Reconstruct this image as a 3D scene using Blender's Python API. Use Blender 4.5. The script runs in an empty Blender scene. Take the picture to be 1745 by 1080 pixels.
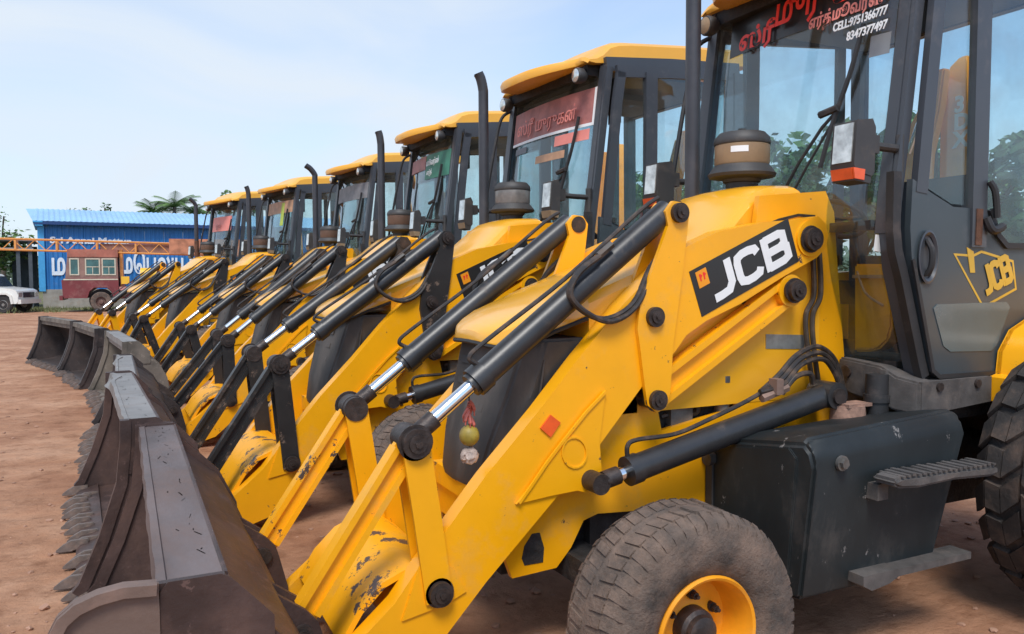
import bpy, bmesh, math, random
from mathutils import Vector, Matrix, noise
R=math.radians; PI=math.pi
random.seed(11)
scene=bpy.context.scene; COL=scene.collection
# ---------------------------------------------------------------- camera
FPX,YAW,PITCH,ROLL,CAMH=1354.,.454,.051,-.004,1.591
f=Vector((math.sin(YAW)*math.cos(PITCH),math.cos(YAW)*math.cos(PITCH),-math.sin(PITCH)))
r=Vector((math.cos(YAW),-math.sin(YAW),0)); u=r.cross(f)
r,u=(math.cos(ROLL)*r+math.sin(ROLL)*u),(-math.sin(ROLL)*r+math.cos(ROLL)*u)
cam=bpy.data.cameras.new('camera'); co=bpy.data.objects.new('camera',cam); COL.objects.link(co)
M=Matrix((r,u,-f)).transposed().to_4x4(); M.translation=Vector((0,0,CAMH)); co.matrix_world=M
cam.sensor_width=36; cam.lens=FPX/1745*36; cam.clip_start=.05; cam.clip_end=3000
scene.camera=co
# ---------------------------------------------------------------- world, sun, exposure
SUN_EL,SUN_AZ=R(56),math.atan2(-.55,-1.0)
SKX=9.4
W=bpy.data.worlds.new('World'); scene.world=W; W.use_nodes=True
nt=W.node_tree; nt.nodes.clear(); N=nt.nodes.new; Lk=nt.links.new
sky=N('ShaderNodeTexSky'); sky.sky_type='NISHITA'; sky.sun_disc=False; sky.sun_elevation=SUN_EL; sky.sun_rotation=SUN_AZ
sky.air_density=1.0; sky.dust_density=1.2; sky.ozone_density=1.2
tc=N('ShaderNodeTexCoord'); mp=N('ShaderNodeMapping'); mp.inputs['Scale'].default_value=(1.0,1.0,2.4); mp.inputs['Rotation'].default_value=(0,R(-12),R(20)); mp.inputs['Location'].default_value=(SKX,.0,.0)
no=N('ShaderNodeTexNoise'); no.inputs['Scale'].default_value=1.5; no.inputs['Detail'].default_value=7; no.inputs['Roughness'].default_value=.5; no.inputs['Distortion'].default_value=.5
rp=N('ShaderNodeValToRGB'); rp.color_ramp.elements[0].position=.40; rp.color_ramp.elements[0].color=(.05,.05,.05,1); rp.color_ramp.elements[1].position=.60; rp.color_ramp.elements[1].color=(.95,.95,.95,1)
sep=N('ShaderNodeSeparateXYZ'); mr=N('ShaderNodeMapRange'); mr.inputs[1].default_value=0; mr.inputs[2].default_value=.35; mr.inputs[3].default_value=.60; mr.inputs[4].default_value=0.0
mx=N('ShaderNodeMath'); mx.operation='ADD'; mx.use_clamp=True
mix=N('ShaderNodeMixRGB'); mix.inputs[2].default_value=(5.0,5.55,6.2,1)
bg=N('ShaderNodeBackground'); bg.inputs[1].default_value=.112; out=N('ShaderNodeOutputWorld')
Lk(tc.outputs['Generated'],mp.inputs[0]); Lk(mp.outputs[0],no.inputs[0]); Lk(no.outputs[0],rp.inputs[0])
Lk(tc.outputs['Generated'],sep.inputs[0]); Lk(sep.outputs[2],mr.inputs[0]); Lk(mr.outputs[0],mx.inputs[0]); Lk(rp.outputs[0],mx.inputs[1])
dp=N('ShaderNodeVectorMath'); dp.operation='DOT_PRODUCT'; dp.inputs[1].default_value=(-.30,.95,.10); Lk(tc.outputs['Generated'],dp.inputs[0])
dn=N('ShaderNodeMath'); dn.operation='MULTIPLY_ADD'; dn.inputs[1].default_value=.34; Lk(no.outputs[0],dn.inputs[0]); Lk(dp.outputs['Value'],dn.inputs[2])
dr_=N('ShaderNodeMapRange'); dr_.inputs[1].default_value=.70; dr_.inputs[2].default_value=.98; dr_.inputs[3].default_value=.10; dr_.inputs[4].default_value=.86; dr_.interpolation_type='SMOOTHSTEP'; Lk(dn.outputs[0],dr_.inputs[0])
mm_=N('ShaderNodeMath'); mm_.operation='MULTIPLY'; mm_.inputs[1].default_value=.45; Lk(rp.outputs[0],mm_.inputs[0]); Lk(mm_.outputs[0],mx.inputs[1])
n2_=N('ShaderNodeTexNoise'); n2_.inputs['Scale'].default_value=3.2; n2_.inputs['Detail'].default_value=8; n2_.inputs['Distortion'].default_value=.8; Lk(mp.outputs[0],n2_.inputs[0])
r2_=N('ShaderNodeMapRange'); r2_.inputs[1].default_value=.36; r2_.inputs[2].default_value=.62; r2_.inputs[3].default_value=.80; r2_.inputs[4].default_value=1.12; Lk(n2_.outputs[0],r2_.inputs[0])
m2_=N('ShaderNodeMath'); m2_.operation='MULTIPLY'; m2_.use_clamp=True; Lk(dr_.outputs[0],m2_.inputs[0]); Lk(r2_.outputs[0],m2_.inputs[1])
mx2=N('ShaderNodeMath'); mx2.operation='MAXIMUM'; Lk(mx.outputs[0],mx2.inputs[0]); Lk(m2_.outputs[0],mx2.inputs[1])
tn_=N('ShaderNodeMixRGB'); tn_.blend_type='MULTIPLY'; tn_.inputs[0].default_value=1; tn_.inputs[2].default_value=(1.12,1.34,1.52,1); Lk(sky.outputs[0],tn_.inputs[1])
Lk(mx2.outputs[0],mix.inputs[0]); Lk(tn_.outputs[0],mix.inputs[1]); Lk(mix.outputs[0],bg.inputs[0]); Lk(bg.outputs[0],out.inputs[0])
sl=bpy.data.lights.new('sun','SUN'); sl.energy=2.1; sl.angle=R(20); sl.color=(1,.96,.9)
so=bpy.data.objects.new('sun',sl); COL.objects.link(so)
sd=Vector((math.sin(SUN_AZ)*math.cos(SUN_EL),math.cos(SUN_AZ)*math.cos(SUN_EL),math.sin(SUN_EL)))
so.rotation_euler=sd.to_track_quat('Z','Y').to_euler(); so.location=(0,0,30)
scene.view_settings.view_transform='Standard'; scene.view_settings.look='None'; scene.view_settings.exposure=0.48; scene.view_settings.gamma=1; scene.view_settings.use_curve_mapping=False
scene.cycles.max_bounces=10; scene.cycles.transparent_max_bounces=24
# ---------------------------------------------------------------- materials
MC={}
def mat(name,col,rough=.5,metal=0,var=.12,vs=4.,dust=0,dcol=(.30,.19,.13),ds=5.,bump=0,bs=60.,coat=0,chips=0,ccol=(.06,.045,.04),cs=9.,up=False,spec=None,stretch=None,emit=None,bump2=0,bs2=4.):
    if name in MC: return MC[name]
    m=bpy.data.materials.new(name); m.use_nodes=True; t=m.node_tree; n=t.nodes; l=t.links.new; p=n['Principled BSDF']; MC[name]=m
    p.inputs['Roughness'].default_value=rough; p.inputs['Metallic'].default_value=metal; p.inputs['Coat Weight'].default_value=coat; p.inputs['Coat Roughness'].default_value=.12
    if spec is not None: p.inputs['Specular IOR Level'].default_value=spec
    c=n.new('ShaderNodeTexCoord'); vec=c.outputs['Object']
    if stretch:
        q=n.new('ShaderNodeMapping'); q.inputs['Scale'].default_value=stretch; l(vec,q.inputs[0]); vec=q.outputs[0]
    def nz(s,d=5,ro=.6):
        a=n.new('ShaderNodeTexNoise'); a.inputs['Scale'].default_value=s; a.inputs['Detail'].default_value=d; a.inputs['Roughness'].default_value=ro; l(vec,a.inputs[0]); return a
    def ramp(a,p0,p1,v0,v1):
        b=n.new('ShaderNodeMapRange'); b.inputs[1].default_value=p0; b.inputs[2].default_value=p1; b.inputs[3].default_value=v0; b.inputs[4].default_value=v1; l(a,b.inputs[0]); return b.outputs[0]
    def mul(a,b,op='MULTIPLY'):
        k=n.new('ShaderNodeMath'); k.operation=op; k.use_clamp=(op!='ADD' or True)
        for i,v in ((0,a),(1,b)):
            if isinstance(v,(int,float)): k.inputs[i].default_value=v
            else: l(v,k.inputs[i])
        return k.outputs[0]
    def mixc(fac,a,b):
        k=n.new('ShaderNodeMixRGB'); l(fac,k.inputs[0]) 
        for i,v in ((1,a),(2,b)):
            if isinstance(v,tuple): k.inputs[i].default_value=(*v[:3],1)
            else: l(v,k.inputs[i])
        return k.outputs[0]
    v=nz(vs); cc=mixc(ramp(v.outputs[0],.35,.65,0,1),tuple(x*(1-var) for x in col),tuple(min(1,x*(1+var)) for x in col))
    ro=None
    if dust:
        d=nz(ds,9,.7); dm=ramp(d.outputs[0],.62-.3*dust,.85-.2*dust,0,min(1,.45+dust*.5))
        if up:
            g=n.new('ShaderNodeNewGeometry'); s=n.new('ShaderNodeSeparateXYZ'); l(g.outputs['Normal'],s.inputs[0]); dm=mul(dm,ramp(s.outputs[2],-.1,.9,.15,1.))
        cc=mixc(dm,cc,dcol); ro=ramp(dm,0,1,rough,min(.95,rough+.4))
    if chips:
        a=nz(cs,8,.75); b=nz(cs*5,3,.6); cm=ramp(mul(a.outputs[0],mul(b.outputs[0],.12),'ADD'),.69-chips*.1,.70-chips*.1,0,1); cc=mixc(cm,cc,ccol)
    l(cc,p.inputs['Base Color'])
    if ro is not None: l(ro,p.inputs['Roughness'])
    if bump or bump2:
        prev=None
        for (bb,ss) in ((bump,bs),(bump2,bs2)):
            if not bb: continue
            a=nz(ss,6,.65); b=n.new('ShaderNodeBump'); b.inputs['Strength'].default_value=1; b.inputs['Distance'].default_value=bb; l(a.outputs[0],b.inputs['Height'])
            if prev: l(prev,b.inputs['Normal'])
            prev=b.outputs[0]
        l(prev,p.inputs['Normal'])
    if emit: p.inputs['Emission Color'].default_value=(*emit,1); p.inputs['Emission Strength'].default_value=1
    return m
def glass(name,tint,gl=1.0):
    if name in MC: return MC[name]
    m=bpy.data.materials.new(name); m.use_nodes=True; t=m.node_tree; n=t.nodes; l=t.links.new; n.clear(); MC[name]=m
    o=n.new('ShaderNodeOutputMaterial'); a=n.new('ShaderNodeBsdfTransparent'); a.inputs[0].default_value=(*tint,1)
    g=n.new('ShaderNodeBsdfGlossy'); g.inputs['Roughness'].default_value=.03; g.inputs[0].default_value=(.9,.95,1,1)
    fr0=n.new('ShaderNodeLayerWeight'); fr0.inputs[0].default_value=.5; fr=n.new('ShaderNodeMath'); fr.operation='POWER'; fr.inputs[1].default_value=5.0; l(fr0.outputs['Facing'],fr.inputs[0]); k=n.new('ShaderNodeMath'); k.operation='MULTIPLY_ADD'; k.inputs[1].default_value=gl*.62; k.inputs[2].default_value=.045*gl; k.use_clamp=True
    d=n.new('ShaderNodeBsdfDiffuse'); d.inputs[0].default_value=(.35,.30,.25,1); nz=n.new('ShaderNodeTexNoise'); nz.inputs['Scale'].default_value=5; nz.inputs['Detail'].default_value=8
    c=n.new('ShaderNodeTexCoord'); l(c.outputs['Object'],nz.inputs[0]); q=n.new('ShaderNodeMapRange'); q.inputs[1].default_value=.4; q.inputs[2].default_value=.8; q.inputs[3].default_value=.01; q.inputs[4].default_value=.10; l(nz.outputs[0],q.inputs[0])
    m1=n.new('ShaderNodeMixShader'); m2=n.new('ShaderNodeMixShader'); l(fr.outputs[0],k.inputs[0]); l(k.outputs[0],m1.inputs[0]); l(a.outputs[0],m1.inputs[1]); l(g.outputs[0],m1.inputs[2])
    l(q.outputs[0],m2.inputs[0]); l(m1.outputs[0],m2.inputs[1]); l(d.outputs[0],m2.inputs[2]); l(m2.outputs[0],o.inputs[0]); return m
YEL=(.92,.40,.003)
Y=mat('yellow_paint',YEL,.36,var=.07,vs=1.6,dust=.24,dcol=(.56,.31,.10),ds=3.5,coat=.18,chips=-.06,cs=11,bump=.0006,bs=30)
YW=mat('worn_yellow_paint',YEL,.42,var=.08,vs=3,dust=.24,dcol=(.40,.23,.09),ds=6,chips=.42,cs=5,ccol=(.07,.05,.045),bump=.001,bs=40)
YH=mat('hood_yellow_paint',(.90,.42,.02),.27,var=.04,vs=1.3,dust=.10,dcol=(.66,.36,.12),ds=2.0,coat=.5,up=True)
YO=mat('faded_roof_paint',(.88,.42,.04),.4,var=.05,vs=2,dust=.25,dcol=(.55,.33,.14),ds=3,coat=.15)
YR=mat('rim_yellow',(.85,.33,.01),.5,var=.1,vs=8,dust=.34,dcol=(.30,.17,.09),ds=9)
BK=mat('black_cylinder_paint',(.028,.027,.027),.36,var=.2,vs=6,dust=.16,dcol=(.20,.14,.10),ds=7,bump=.0004)
BL=mat('black_link_paint',(.024,.022,.021),.42,var=.25,vs=5,dust=.22,dcol=(.22,.15,.11),ds=6,chips=.3,ccol=(.16,.11,.08),cs=12)
CH=mat('chrome_rod',(.80,.80,.80),.13,1,var=.02)
PIN=mat('greasy_pin_steel',(.05,.038,.033),.45,.4,var=.35,vs=18,dust=.3,dcol=(.17,.10,.07),ds=20,bump=.003,bs=40)
CAB=mat('grey_cab_paint',(.050,.054,.062),.40,var=.08,vs=2,dust=.20,dcol=(.22,.19,.17),ds=3,coat=.15)
DOOR=mat('door_grey_paint',(.043,.056,.063),.42,var=.08,vs=2,dust=.20,dcol=(.17,.17,.17),ds=2.5,coat=.15)
BOX=mat('dark_tank_paint',(.015,.019,.020),.55,spec=.35,var=.3,vs=3,dust=.30,dcol=(.13,.10,.08),stretch=(1,1,.55),ds=3,chips=-.1,ccol=(.16,.15,.14),cs=9)
CAST=mat('dusty_cast_step',(.075,.066,.060),.8,var=.3,vs=9,dust=.42,dcol=(.20,.155,.125),ds=7,bump=.002,bs=50)
RUB=mat('black_rubber',(.022,.021,.021),.6,var=.2,dust=.25,dcol=(.16,.12,.10),ds=8)
TYRE=mat('dusty_tyre_rubber',(.070,.056,.046),.88,var=.35,vs=7,dust=.80,dcol=(.235,.155,.11),ds=6,bump=.007,bs=60,bump2=.012,bs2=14)
TYR2=mat('muddy_tyre_rubber',(.035,.03,.027),.86,var=.3,vs=6,dust=.45,dcol=(.17,.105,.07),ds=6,bump=.004,bs=40)
NOSE=mat('dusty_black_grille',(.055,.047,.041),.62,var=.35,vs=3,dust=.50,dcol=(.15,.12,.10),ds=3,bump=.0012,bs=25,stretch=(1,1,.35))
def steel(name,c,d,met=.25,ro=.5): return mat(name,c,ro,met,var=.35,vs=3,dust=.42,dcol=d,ds=4,bump=.0018,bs=30,bump2=.004,bs2=7,chips=.25,ccol=tuple(x*1.7 for x in c),cs=12)
ST1=steel('brown_bucket_steel',(.075,.045,.038),(.16,.085,.06)); ST1T=mat('polished_bucket_beam',(.135,.105,.098),.58,.1,spec=.3,var=.3,vs=3,dust=.55,dcol=(.19,.125,.10),ds=5,bump=.002,bs=20,stretch=(1,.4,1))
ST2=steel('dark_bucket_steel',(.055,.043,.040),(.12,.075,.06)); ST4=steel('dusty_grey_bucket_steel',(.15,.125,.10),(.24,.19,.15),.1,.7); ST4T=mat('bright_bucket_beam',(.23,.215,.20),.55,.15,spec=.35,var=.15,vs=3,dust=.3,dcol=(.25,.21,.18),ds=5,bump=.002,bs=20)
STW=mat('dusty_side_wing',(.20,.13,.10),.6,.1,var=.25,vs=3,dust=.6,dcol=(.34,.19,.135),ds=3,bump=.002,bs=30)
TOOTH=mat('tooth_steel',(.17,.13,.11),.5,.3,var=.3,vs=10,dust=.5,dcol=(.34,.22,.16),ds=14,bump=.003,bs=40)
HOSE=mat('hydraulic_hose',(.026,.021,.018),.5,var=.2,dust=.45,dcol=(.20,.12,.07),ds=14)
PIPE=mat('brown_steel_pipe',(.07,.05,.035),.45,.4,var=.3,vs=12,dust=.4,dcol=(.22,.14,.08),ds=12)
EXH=mat('exhaust_pipe_paint',(.050,.050,.056),.42,.2,var=.15,vs=5,dust=.15,dcol=(.12,.10,.09))
EXR=mat('rusty_exhaust_base',(.10,.045,.025),.8,.1,var=.4,vs=14,bump=.003,bs=40)
LENS=mat('lamp_lens',(.62,.62,.58),.10,.6,var=.3,vs=14,coat=.6); ORG=mat('orange_lens',(.80,.10,.015),.3,var=.15,vs=10,dust=.2,dcol=(.4,.1,.04),coat=.3)
TAN=mat('dusty_precleaner_bowl',(.30,.20,.11),.5,var=.15,vs=6,dust=.3,dcol=(.36,.25,.15)); GRYB=mat('grey_precleaner_bowl',(.20,.19,.18),.3,var=.3,vs=9,coat=.4)
BRN=mat('brown_precleaner_bowl',(.13,.075,.05),.5,var=.15,vs=6,dust=.3,dcol=(.2,.13,.09))
PLB=mat('dark_plastic',(.045,.042,.040),.55,var=.15,dust=.3,dcol=(.17,.13,.10),ds=6)
DK=mat('engine_dark',(.018,.016,.015),.7,var=.5,vs=14,dust=.3,dcol=(.09,.06,.04),ds=10,bump=.01,bs=25)
GRM=mat('engine_grey_metal',(.17,.16,.145),.5,.5,var=.3,vs=10,dust=.3)
WHT=mat('white_vinyl',(.80,.80,.78),.45,var=.03); BKV=mat('black_vinyl',(.018,.018,.018),.35,var=.1,coat=.2); YV=mat('orange_vinyl',(.85,.30,.01),.4,var=.05); YD=mat('faded_yellow_vinyl',(.60,.36,.04),.5,var=.1)
REDV=mat('red_vinyl',(.80,.035,.02),.4,var=.1,emit=None); PNK=mat('salmon_vinyl',(.78,.25,.20),.5,var=.1); PLATE=mat('name_plate',(.30,.29,.26),.35,.4,var=.15,vs=20)
GW=glass('windscreen_glass',(.70,.77,.77),1.5); GT=glass('cab_glass',(.88,.94,.94),1.25); GL2=mat('lower_door_glass',(.075,.115,.125),.16,var=.15,vs=2,dust=.25,dcol=(.16,.17,.17),ds=3)
RB=mat('red_sticker_film',(.36,.13,.11),.5,var=.25,vs=9); GB=mat('green_sticker_film',(.05,.20,.13),.5,var=.2,vs=8); TB=mat('tan_sticker_film',(.45,.25,.14),.5,var=.2,vs=8); GRB=mat('grey_sticker_film',(.20,.19,.19),.5,var=.2,vs=8)
SEAT=mat('seat_fabric',(.03,.03,.035),.8,var=.2); LIN=mat('roof_lining',(.20,.21,.22),.8,var=.08); INY=mat('orange_tank_paint',(.95,.38,.02),.45,var=.06,dust=.2,dcol=(.4,.18,.04))
# ---------------------------------------------------------------- mesh helpers
def tag(o,label=None,cat=None,group=None,kind=None):
    for k,v in (('label',label),('category',cat),('group',group),('kind',kind)):
        if v: o[k]=v
    return o
def link(name,bm,m,parent=None,bev=0,sharp=35,smooth=True,seg=2):
    if bev:
        es=[e for e in bm.edges if len(e.link_faces)==2 and e.calc_face_angle(0)>R(28)]
        try: bmesh.ops.bevel(bm,geom=es,offset=bev,segments=seg,affect='EDGES',clamp_overlap=True)
        except Exception: pass
    me=bpy.data.meshes.new(name); bm.to_mesh(me); bm.free()
    for x in (m if isinstance(m,(list,tuple)) else [m]): me.materials.append(x)
    if smooth:
        me.polygons.foreach_set('use_smooth',[True]*len(me.polygons)); me.set_sharp_from_angle(angle=R(sharp))
    o=bpy.data.objects.new(name,me); COL.objects.link(o)
    if parent: o.parent=parent
    return o
def prism(bm,pts,y0,y1,mi=0):
    """closed (x,z) outline extruded along y"""
    if y0>y1: y0,y1=y1,y0
    A=sum(pts[i][0]*pts[(i+1)%len(pts)][1]-pts[(i+1)%len(pts)][0]*pts[i][1] for i in range(len(pts)))
    if A<0: pts=pts[::-1]
    a=[bm.verts.new((x,y0,z)) for x,z in pts]; b=[bm.verts.new((x,y1,z)) for x,z in pts]; k=len(pts); fs=[bm.faces.new(a),bm.faces.new(b[::-1])]
    for i in range(k): fs.append(bm.faces.new((a[i],b[i],b[(i+1)%k],a[(i+1)%k])))
    for q in fs: q.material_index=mi
    return fs
def box(bm,x0,x1,y0,y1,z0,z1,mi=0):
    return prism(bm,[(x0,z0),(x1,z0),(x1,z1),(x0,z1)],y0,y1,mi)
def offs(pts,w,closed=False):
    n=len(pts); L=[];Rr=[]
    for i in range(n):
        p=Vector(pts[i]); 
        a=Vector(pts[i-1]) if (i>0 or closed) else None; b=Vector(pts[(i+1)%n]) if (i<n-1 or closed) else None
        d1=(p-a).normalized() if a is not None else None; d2=(b-p).normalized() if b is not None else None
        if d1 is None: d1=d2
        if d2 is None: d2=d1
        nn=Vector((-(d1.y+d2.y),d1.x+d2.x)); 
        if nn.length<1e-6: nn=Vector((-d1.y,d1.x))
        nn.normalize(); k=1/max(.5,abs(nn.dot(Vector((-d1.y,d1.x)))))
        L.append(p+nn*w/2*k); Rr.append(p-nn*w/2*k)
    return L,Rr
def strip(bm,pts,w,y0,y1,closed=False,mi=0):
    """flat bar of width w following (x,z) points, extruded in y"""
    L,Rr=offs(pts,w,closed); n=len(pts)
    if not closed: prism(bm,[tuple(p) for p in L]+[tuple(p) for p in Rr[::-1]],y0,y1,mi); return
    V=[[bm.verts.new((p.x,y,p.y)) for p in P] for P in (L,Rr) for y in (y0,y1)]
    for i in range(n):
        j=(i+1)%n
        for a,b in ((0,1),(1,3),(3,2),(2,0)):
            q=bm.faces.new((V[a][i],V[b][i],V[b][j],V[a][j])); q.material_index=mi
    bmesh.ops.recalc_face_normals(bm,faces=bm.faces[:])
def cyl(bm,p,q,r0,r1=None,seg=20,cap=True,mi=0):
    p,q=Vector(p),Vector(q); r1=r0 if r1 is None else r1; d=(q-p).normalized(); a=d.orthogonal().normalized(); b=d.cross(a)
    A=[bm.verts.new(p+(a*math.cos(t)+b*math.sin(t))*r0) for t in [2*PI*i/seg for i in range(seg)]]
    B=[bm.verts.new(q+(a*math.cos(t)+b*math.sin(t))*r1) for t in [2*PI*i/seg for i in range(seg)]]
    for i in range(seg): bm.faces.new((A[i],A[(i+1)%seg],B[(i+1)%seg],B[i])).material_index=mi
    if cap: bm.faces.new(A[::-1]).material_index=mi; bm.faces.new(B).material_index=mi
def smoothpath(P,n=6):
    P=[Vector(p) for p in P]; 
    if len(P)<3: return P
    o=[]
    for i in range(len(P)-1):
        p0=P[max(0,i-1)];p1=P[i];p2=P[i+1];p3=P[min(len(P)-1,i+2)]
        for k in range(n):
            t=k/n; o.append(.5*((2*p1)+(-p0+p2)*t+(2*p0-5*p1+4*p2-p3)*t*t+(-p0+3*p1-3*p2+p3)*t**3))
    o.append(P[-1]); return o
def tube(bm,P,rad,seg=10,sm=True,mi=0,cap=True):
    P=smoothpath(P) if sm else [Vector(p) for p in P]; n=len(P); rings=[]; a=None
    for i in range(n):
        d=(P[min(i+1,n-1)]-P[max(i-1,0)]).normalized()
        a=d.orthogonal().normalized() if a is None else (a-d*a.dot(d)).normalized()
        b=d.cross(a); rr=rad[min(i*len(rad)//n,len(rad)-1)] if isinstance(rad,(list,tuple)) else rad
        rings.append([bm.verts.new(P[i]+(a*math.cos(2*PI*k/seg)+b*math.sin(2*PI*k/seg))*rr) for k in range(seg)])
    for i in range(n-1):
        for k in range(seg): bm.faces.new((rings[i][k],rings[i][(k+1)%seg],rings[i+1][(k+1)%seg],rings[i+1][k])).material_index=mi
    if cap: bm.faces.new(rings[0][::-1]); bm.faces.new(rings[-1])
def lathe(bm,prof,c,axis='Y',seg=40,mi=0,jit=0):
    """prof: (radius, offset along axis)"""
    rings=[]
    for rr,h in prof:
        ring=[]
        for k in range(seg):
            t=2*PI*k/seg; a,b=rr*math.cos(t),rr*math.sin(t)
            v=(a,h,b) if axis=='Y' else ((a,b,h) if axis=='Z' else (h,a,b))
            ring.append(bm.verts.new((c[0]+v[0],c[1]+v[1],c[2]+v[2])))
        rings.append(ring)
    for i in range(len(rings)-1):
        for k in range(seg): bm.faces.new((rings[i][k],rings[i][(k+1)%seg],rings[i+1][(k+1)%seg],rings[i+1][k])).material_index=mi
    bmesh.ops.recalc_face_normals(bm,faces=bm.faces[:])
def loft(bm,secs,closed=True,cap=True):
    V=[[bm.verts.new(p) for p in s] for s in secs]; n=len(secs[0])
    for i in range(len(V)-1):
        for k in range(n if closed else n-1): bm.faces.new((V[i][k],V[i][(k+1)%n],V[i+1][(k+1)%n],V[i+1][k]))
    if cap and closed: bm.faces.new(V[0][::-1]); bm.faces.new(V[-1])
    bmesh.ops.recalc_face_normals(bm,faces=bm.faces[:])
def B(): return bmesh.new()
def one(name,fn,m,parent=None,bev=0,**k):
    bm=B(); fn(bm); return link(name,bm,m,parent,bev,**k)
def textmesh(name,s,size,mtx,m,parent,ext=.0015,shear=0,offset=0):
    c=bpy.data.curves.new(name,'FONT'); c.body=s; c.size=size; c.extrude=ext; c.shear=shear; c.offset=offset; c.resolution_u=3
    t=bpy.data.objects.new(name,c); COL.objects.link(t); bpy.context.view_layer.update()
    me=bpy.data.meshes.new_from_object(t.evaluated_get(bpy.context.evaluated_depsgraph_get())); bpy.data.objects.remove(t); bpy.data.curves.remove(c)
    me.transform(mtx); me.materials.clear(); me.materials.append(m)
    o=bpy.data.objects.new(name,me); COL.objects.link(o)
    if parent: o.parent=parent
    return o
def roundrect(cx,cz,w,h,rr,n=4):
    o=[]
    for sx,sz,a0 in ((1,1,0),(-1,1,90),(-1,-1,180),(1,-1,270)):
        for k in range(n+1):
            t=R(a0+90*k/n); o.append((cx+sx*(w/2-rr)+rr*math.cos(t),cz+sz*(h/2-rr)+rr*math.sin(t)))
    return o
# letters of the maker's mark, drawn as strokes in a unit box
STK=[([(.235,1),(.235,.32),(.185,.13),(.09,.1),(0,.1)],0),
     ([(.60,.72),(.575,.86),(.50,.905),(.42,.905),(.355,.84),(.34,.70),(.34,.30),(.355,.16),(.42,.095),(.50,.095),(.575,.14),(.60,.28)],0),
     ([(.705,1),(.705,0)],0),([(.705,.905),(.90,.905),(.95,.85),(.95,.60),(.89,.52)],0),([(.705,.515),(.90,.515),(.965,.45),(.965,.16),(.90,.095),(.705,.095)],0)]
def marks(bm,o,ud,vd,y0,y1,w=.19,ar=3.):
    """strokes in uv (u along ud, v along vd) -> (x,z) prisms"""
    for si,(pts,_) in enumerate(STK):
        P=[(a*ar,b) for a,b in pts]; Lf,Rt=offs(P,w*1.0); poly=[tuple(p) for p in Lf]+[tuple(p) for p in Rt[::-1]]
        # strip made quad by quad to keep faces convex
        for i in range(len(P)-1):
            q=[Lf[i],Lf[i+1],Rt[i+1],Rt[i]]
            prism(bm,[(o[0]+ud[0]*p.x/ar+vd[0]*p.y,o[1]+ud[1]*p.x/ar+vd[1]*p.y) for p in q],y0-.00035*si,y1)
# ================================================================= ground
GM=bpy.data.materials.new('red_dirt'); GM.use_nodes=True
t=GM.node_tree; n=t.nodes; l=t.links.new; p=n['Principled BSDF']; p.inputs['Roughness'].default_value=.92; p.inputs['Specular IOR Level'].default_value=.2
c=n.new('ShaderNodeTexCoord')
def gnz(s,d,ro,sc=None):
    a=n.new('ShaderNodeTexNoise'); a.inputs['Scale'].default_value=s; a.inputs['Detail'].default_value=d; a.inputs['Roughness'].default_value=ro
    if sc: q=n.new('ShaderNodeMapping'); q.inputs['Scale'].default_value=sc; l(c.outputs['Object'],q.inputs[0]); l(q.outputs[0],a.inputs[0])
    else: l(c.outputs['Object'],a.inputs[0])
    return a.outputs[0]
def gr(stops,src):
    k=n.new('ShaderNodeValToRGB'); e=k.color_ramp.elements
    while len(e)<len(stops): e.new(.5)
    for i,(pp,cc) in enumerate(stops): e[i].position=pp; e[i].color=(*cc,1)
    l(src,k.inputs[0]); return k.outputs[0]
a=gr([(.30,(.29,.135,.075)),(.50,(.41,.215,.125)),(.70,(.53,.31,.195))],gnz(.8,9,.66))
b=gr([(.32,(.66,.60,.56)),(.5,(1,1,1)),(.72,(1.12,1.08,1.04))],gnz(5.5,10,.72))
d=gr([(.42,(1,1,1)),(.66,(.84,.80,.77))],gnz(1.2,6,.6,(.35,2.6,1)))
m1=n.new('ShaderNodeMixRGB'); m1.blend_type='MULTIPLY'; m1.inputs[0].default_value=1; l(a,m1.inputs[1]); l(b,m1.inputs[2])
m2=n.new('ShaderNodeMixRGB'); m2.blend_type='MULTIPLY'; m2.inputs[0].default_value=.8; l(m1.outputs[0],m2.inputs[1]); l(d,m2.inputs[2])
sepg=n.new('ShaderNodeSeparateXYZ'); l(c.outputs['Object'],sepg.inputs[0])
gm=n.new('ShaderNodeMapRange'); gm.inputs[1].default_value=46.5; gm.inputs[2].default_value=48.5; ga=n.new('ShaderNodeMath'); ga.operation='ADD'; gmm=n.new('ShaderNodeMath'); gmm.operation='MULTIPLY'; gmm.inputs[1].default_value=6; l(gnz(.8,5,.6),gmm.inputs[0]); l(gmm.outputs[0],ga.inputs[0]); l(sepg.outputs[1],ga.inputs[1]); l(ga.outputs[0],gm.inputs[0])
gg=n.new('ShaderNodeMixRGB'); l(gm.outputs[0],gg.inputs[0]); l(m2.outputs[0],gg.inputs[1]); l(gr([(.35,(.10,.12,.045)),(.62,(.20,.17,.09))],gnz(3,6,.6)),gg.inputs[2])
l(gg.outputs[0],p.inputs['Base Color'])
bp1=n.new('ShaderNodeBump'); bp1.inputs['Distance'].default_value=.03; l(gnz(7,10,.7),bp1.inputs['Height']); bp2=n.new('ShaderNodeBump'); bp2.inputs['Distance'].default_value=.025; l(gnz(1.6,6,.6,(.4,2.4,1)),bp2.inputs['Height']); l(bp1.outputs[0],bp2.inputs['Normal']); l(bp2.outputs[0],p.inputs['Normal'])
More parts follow.
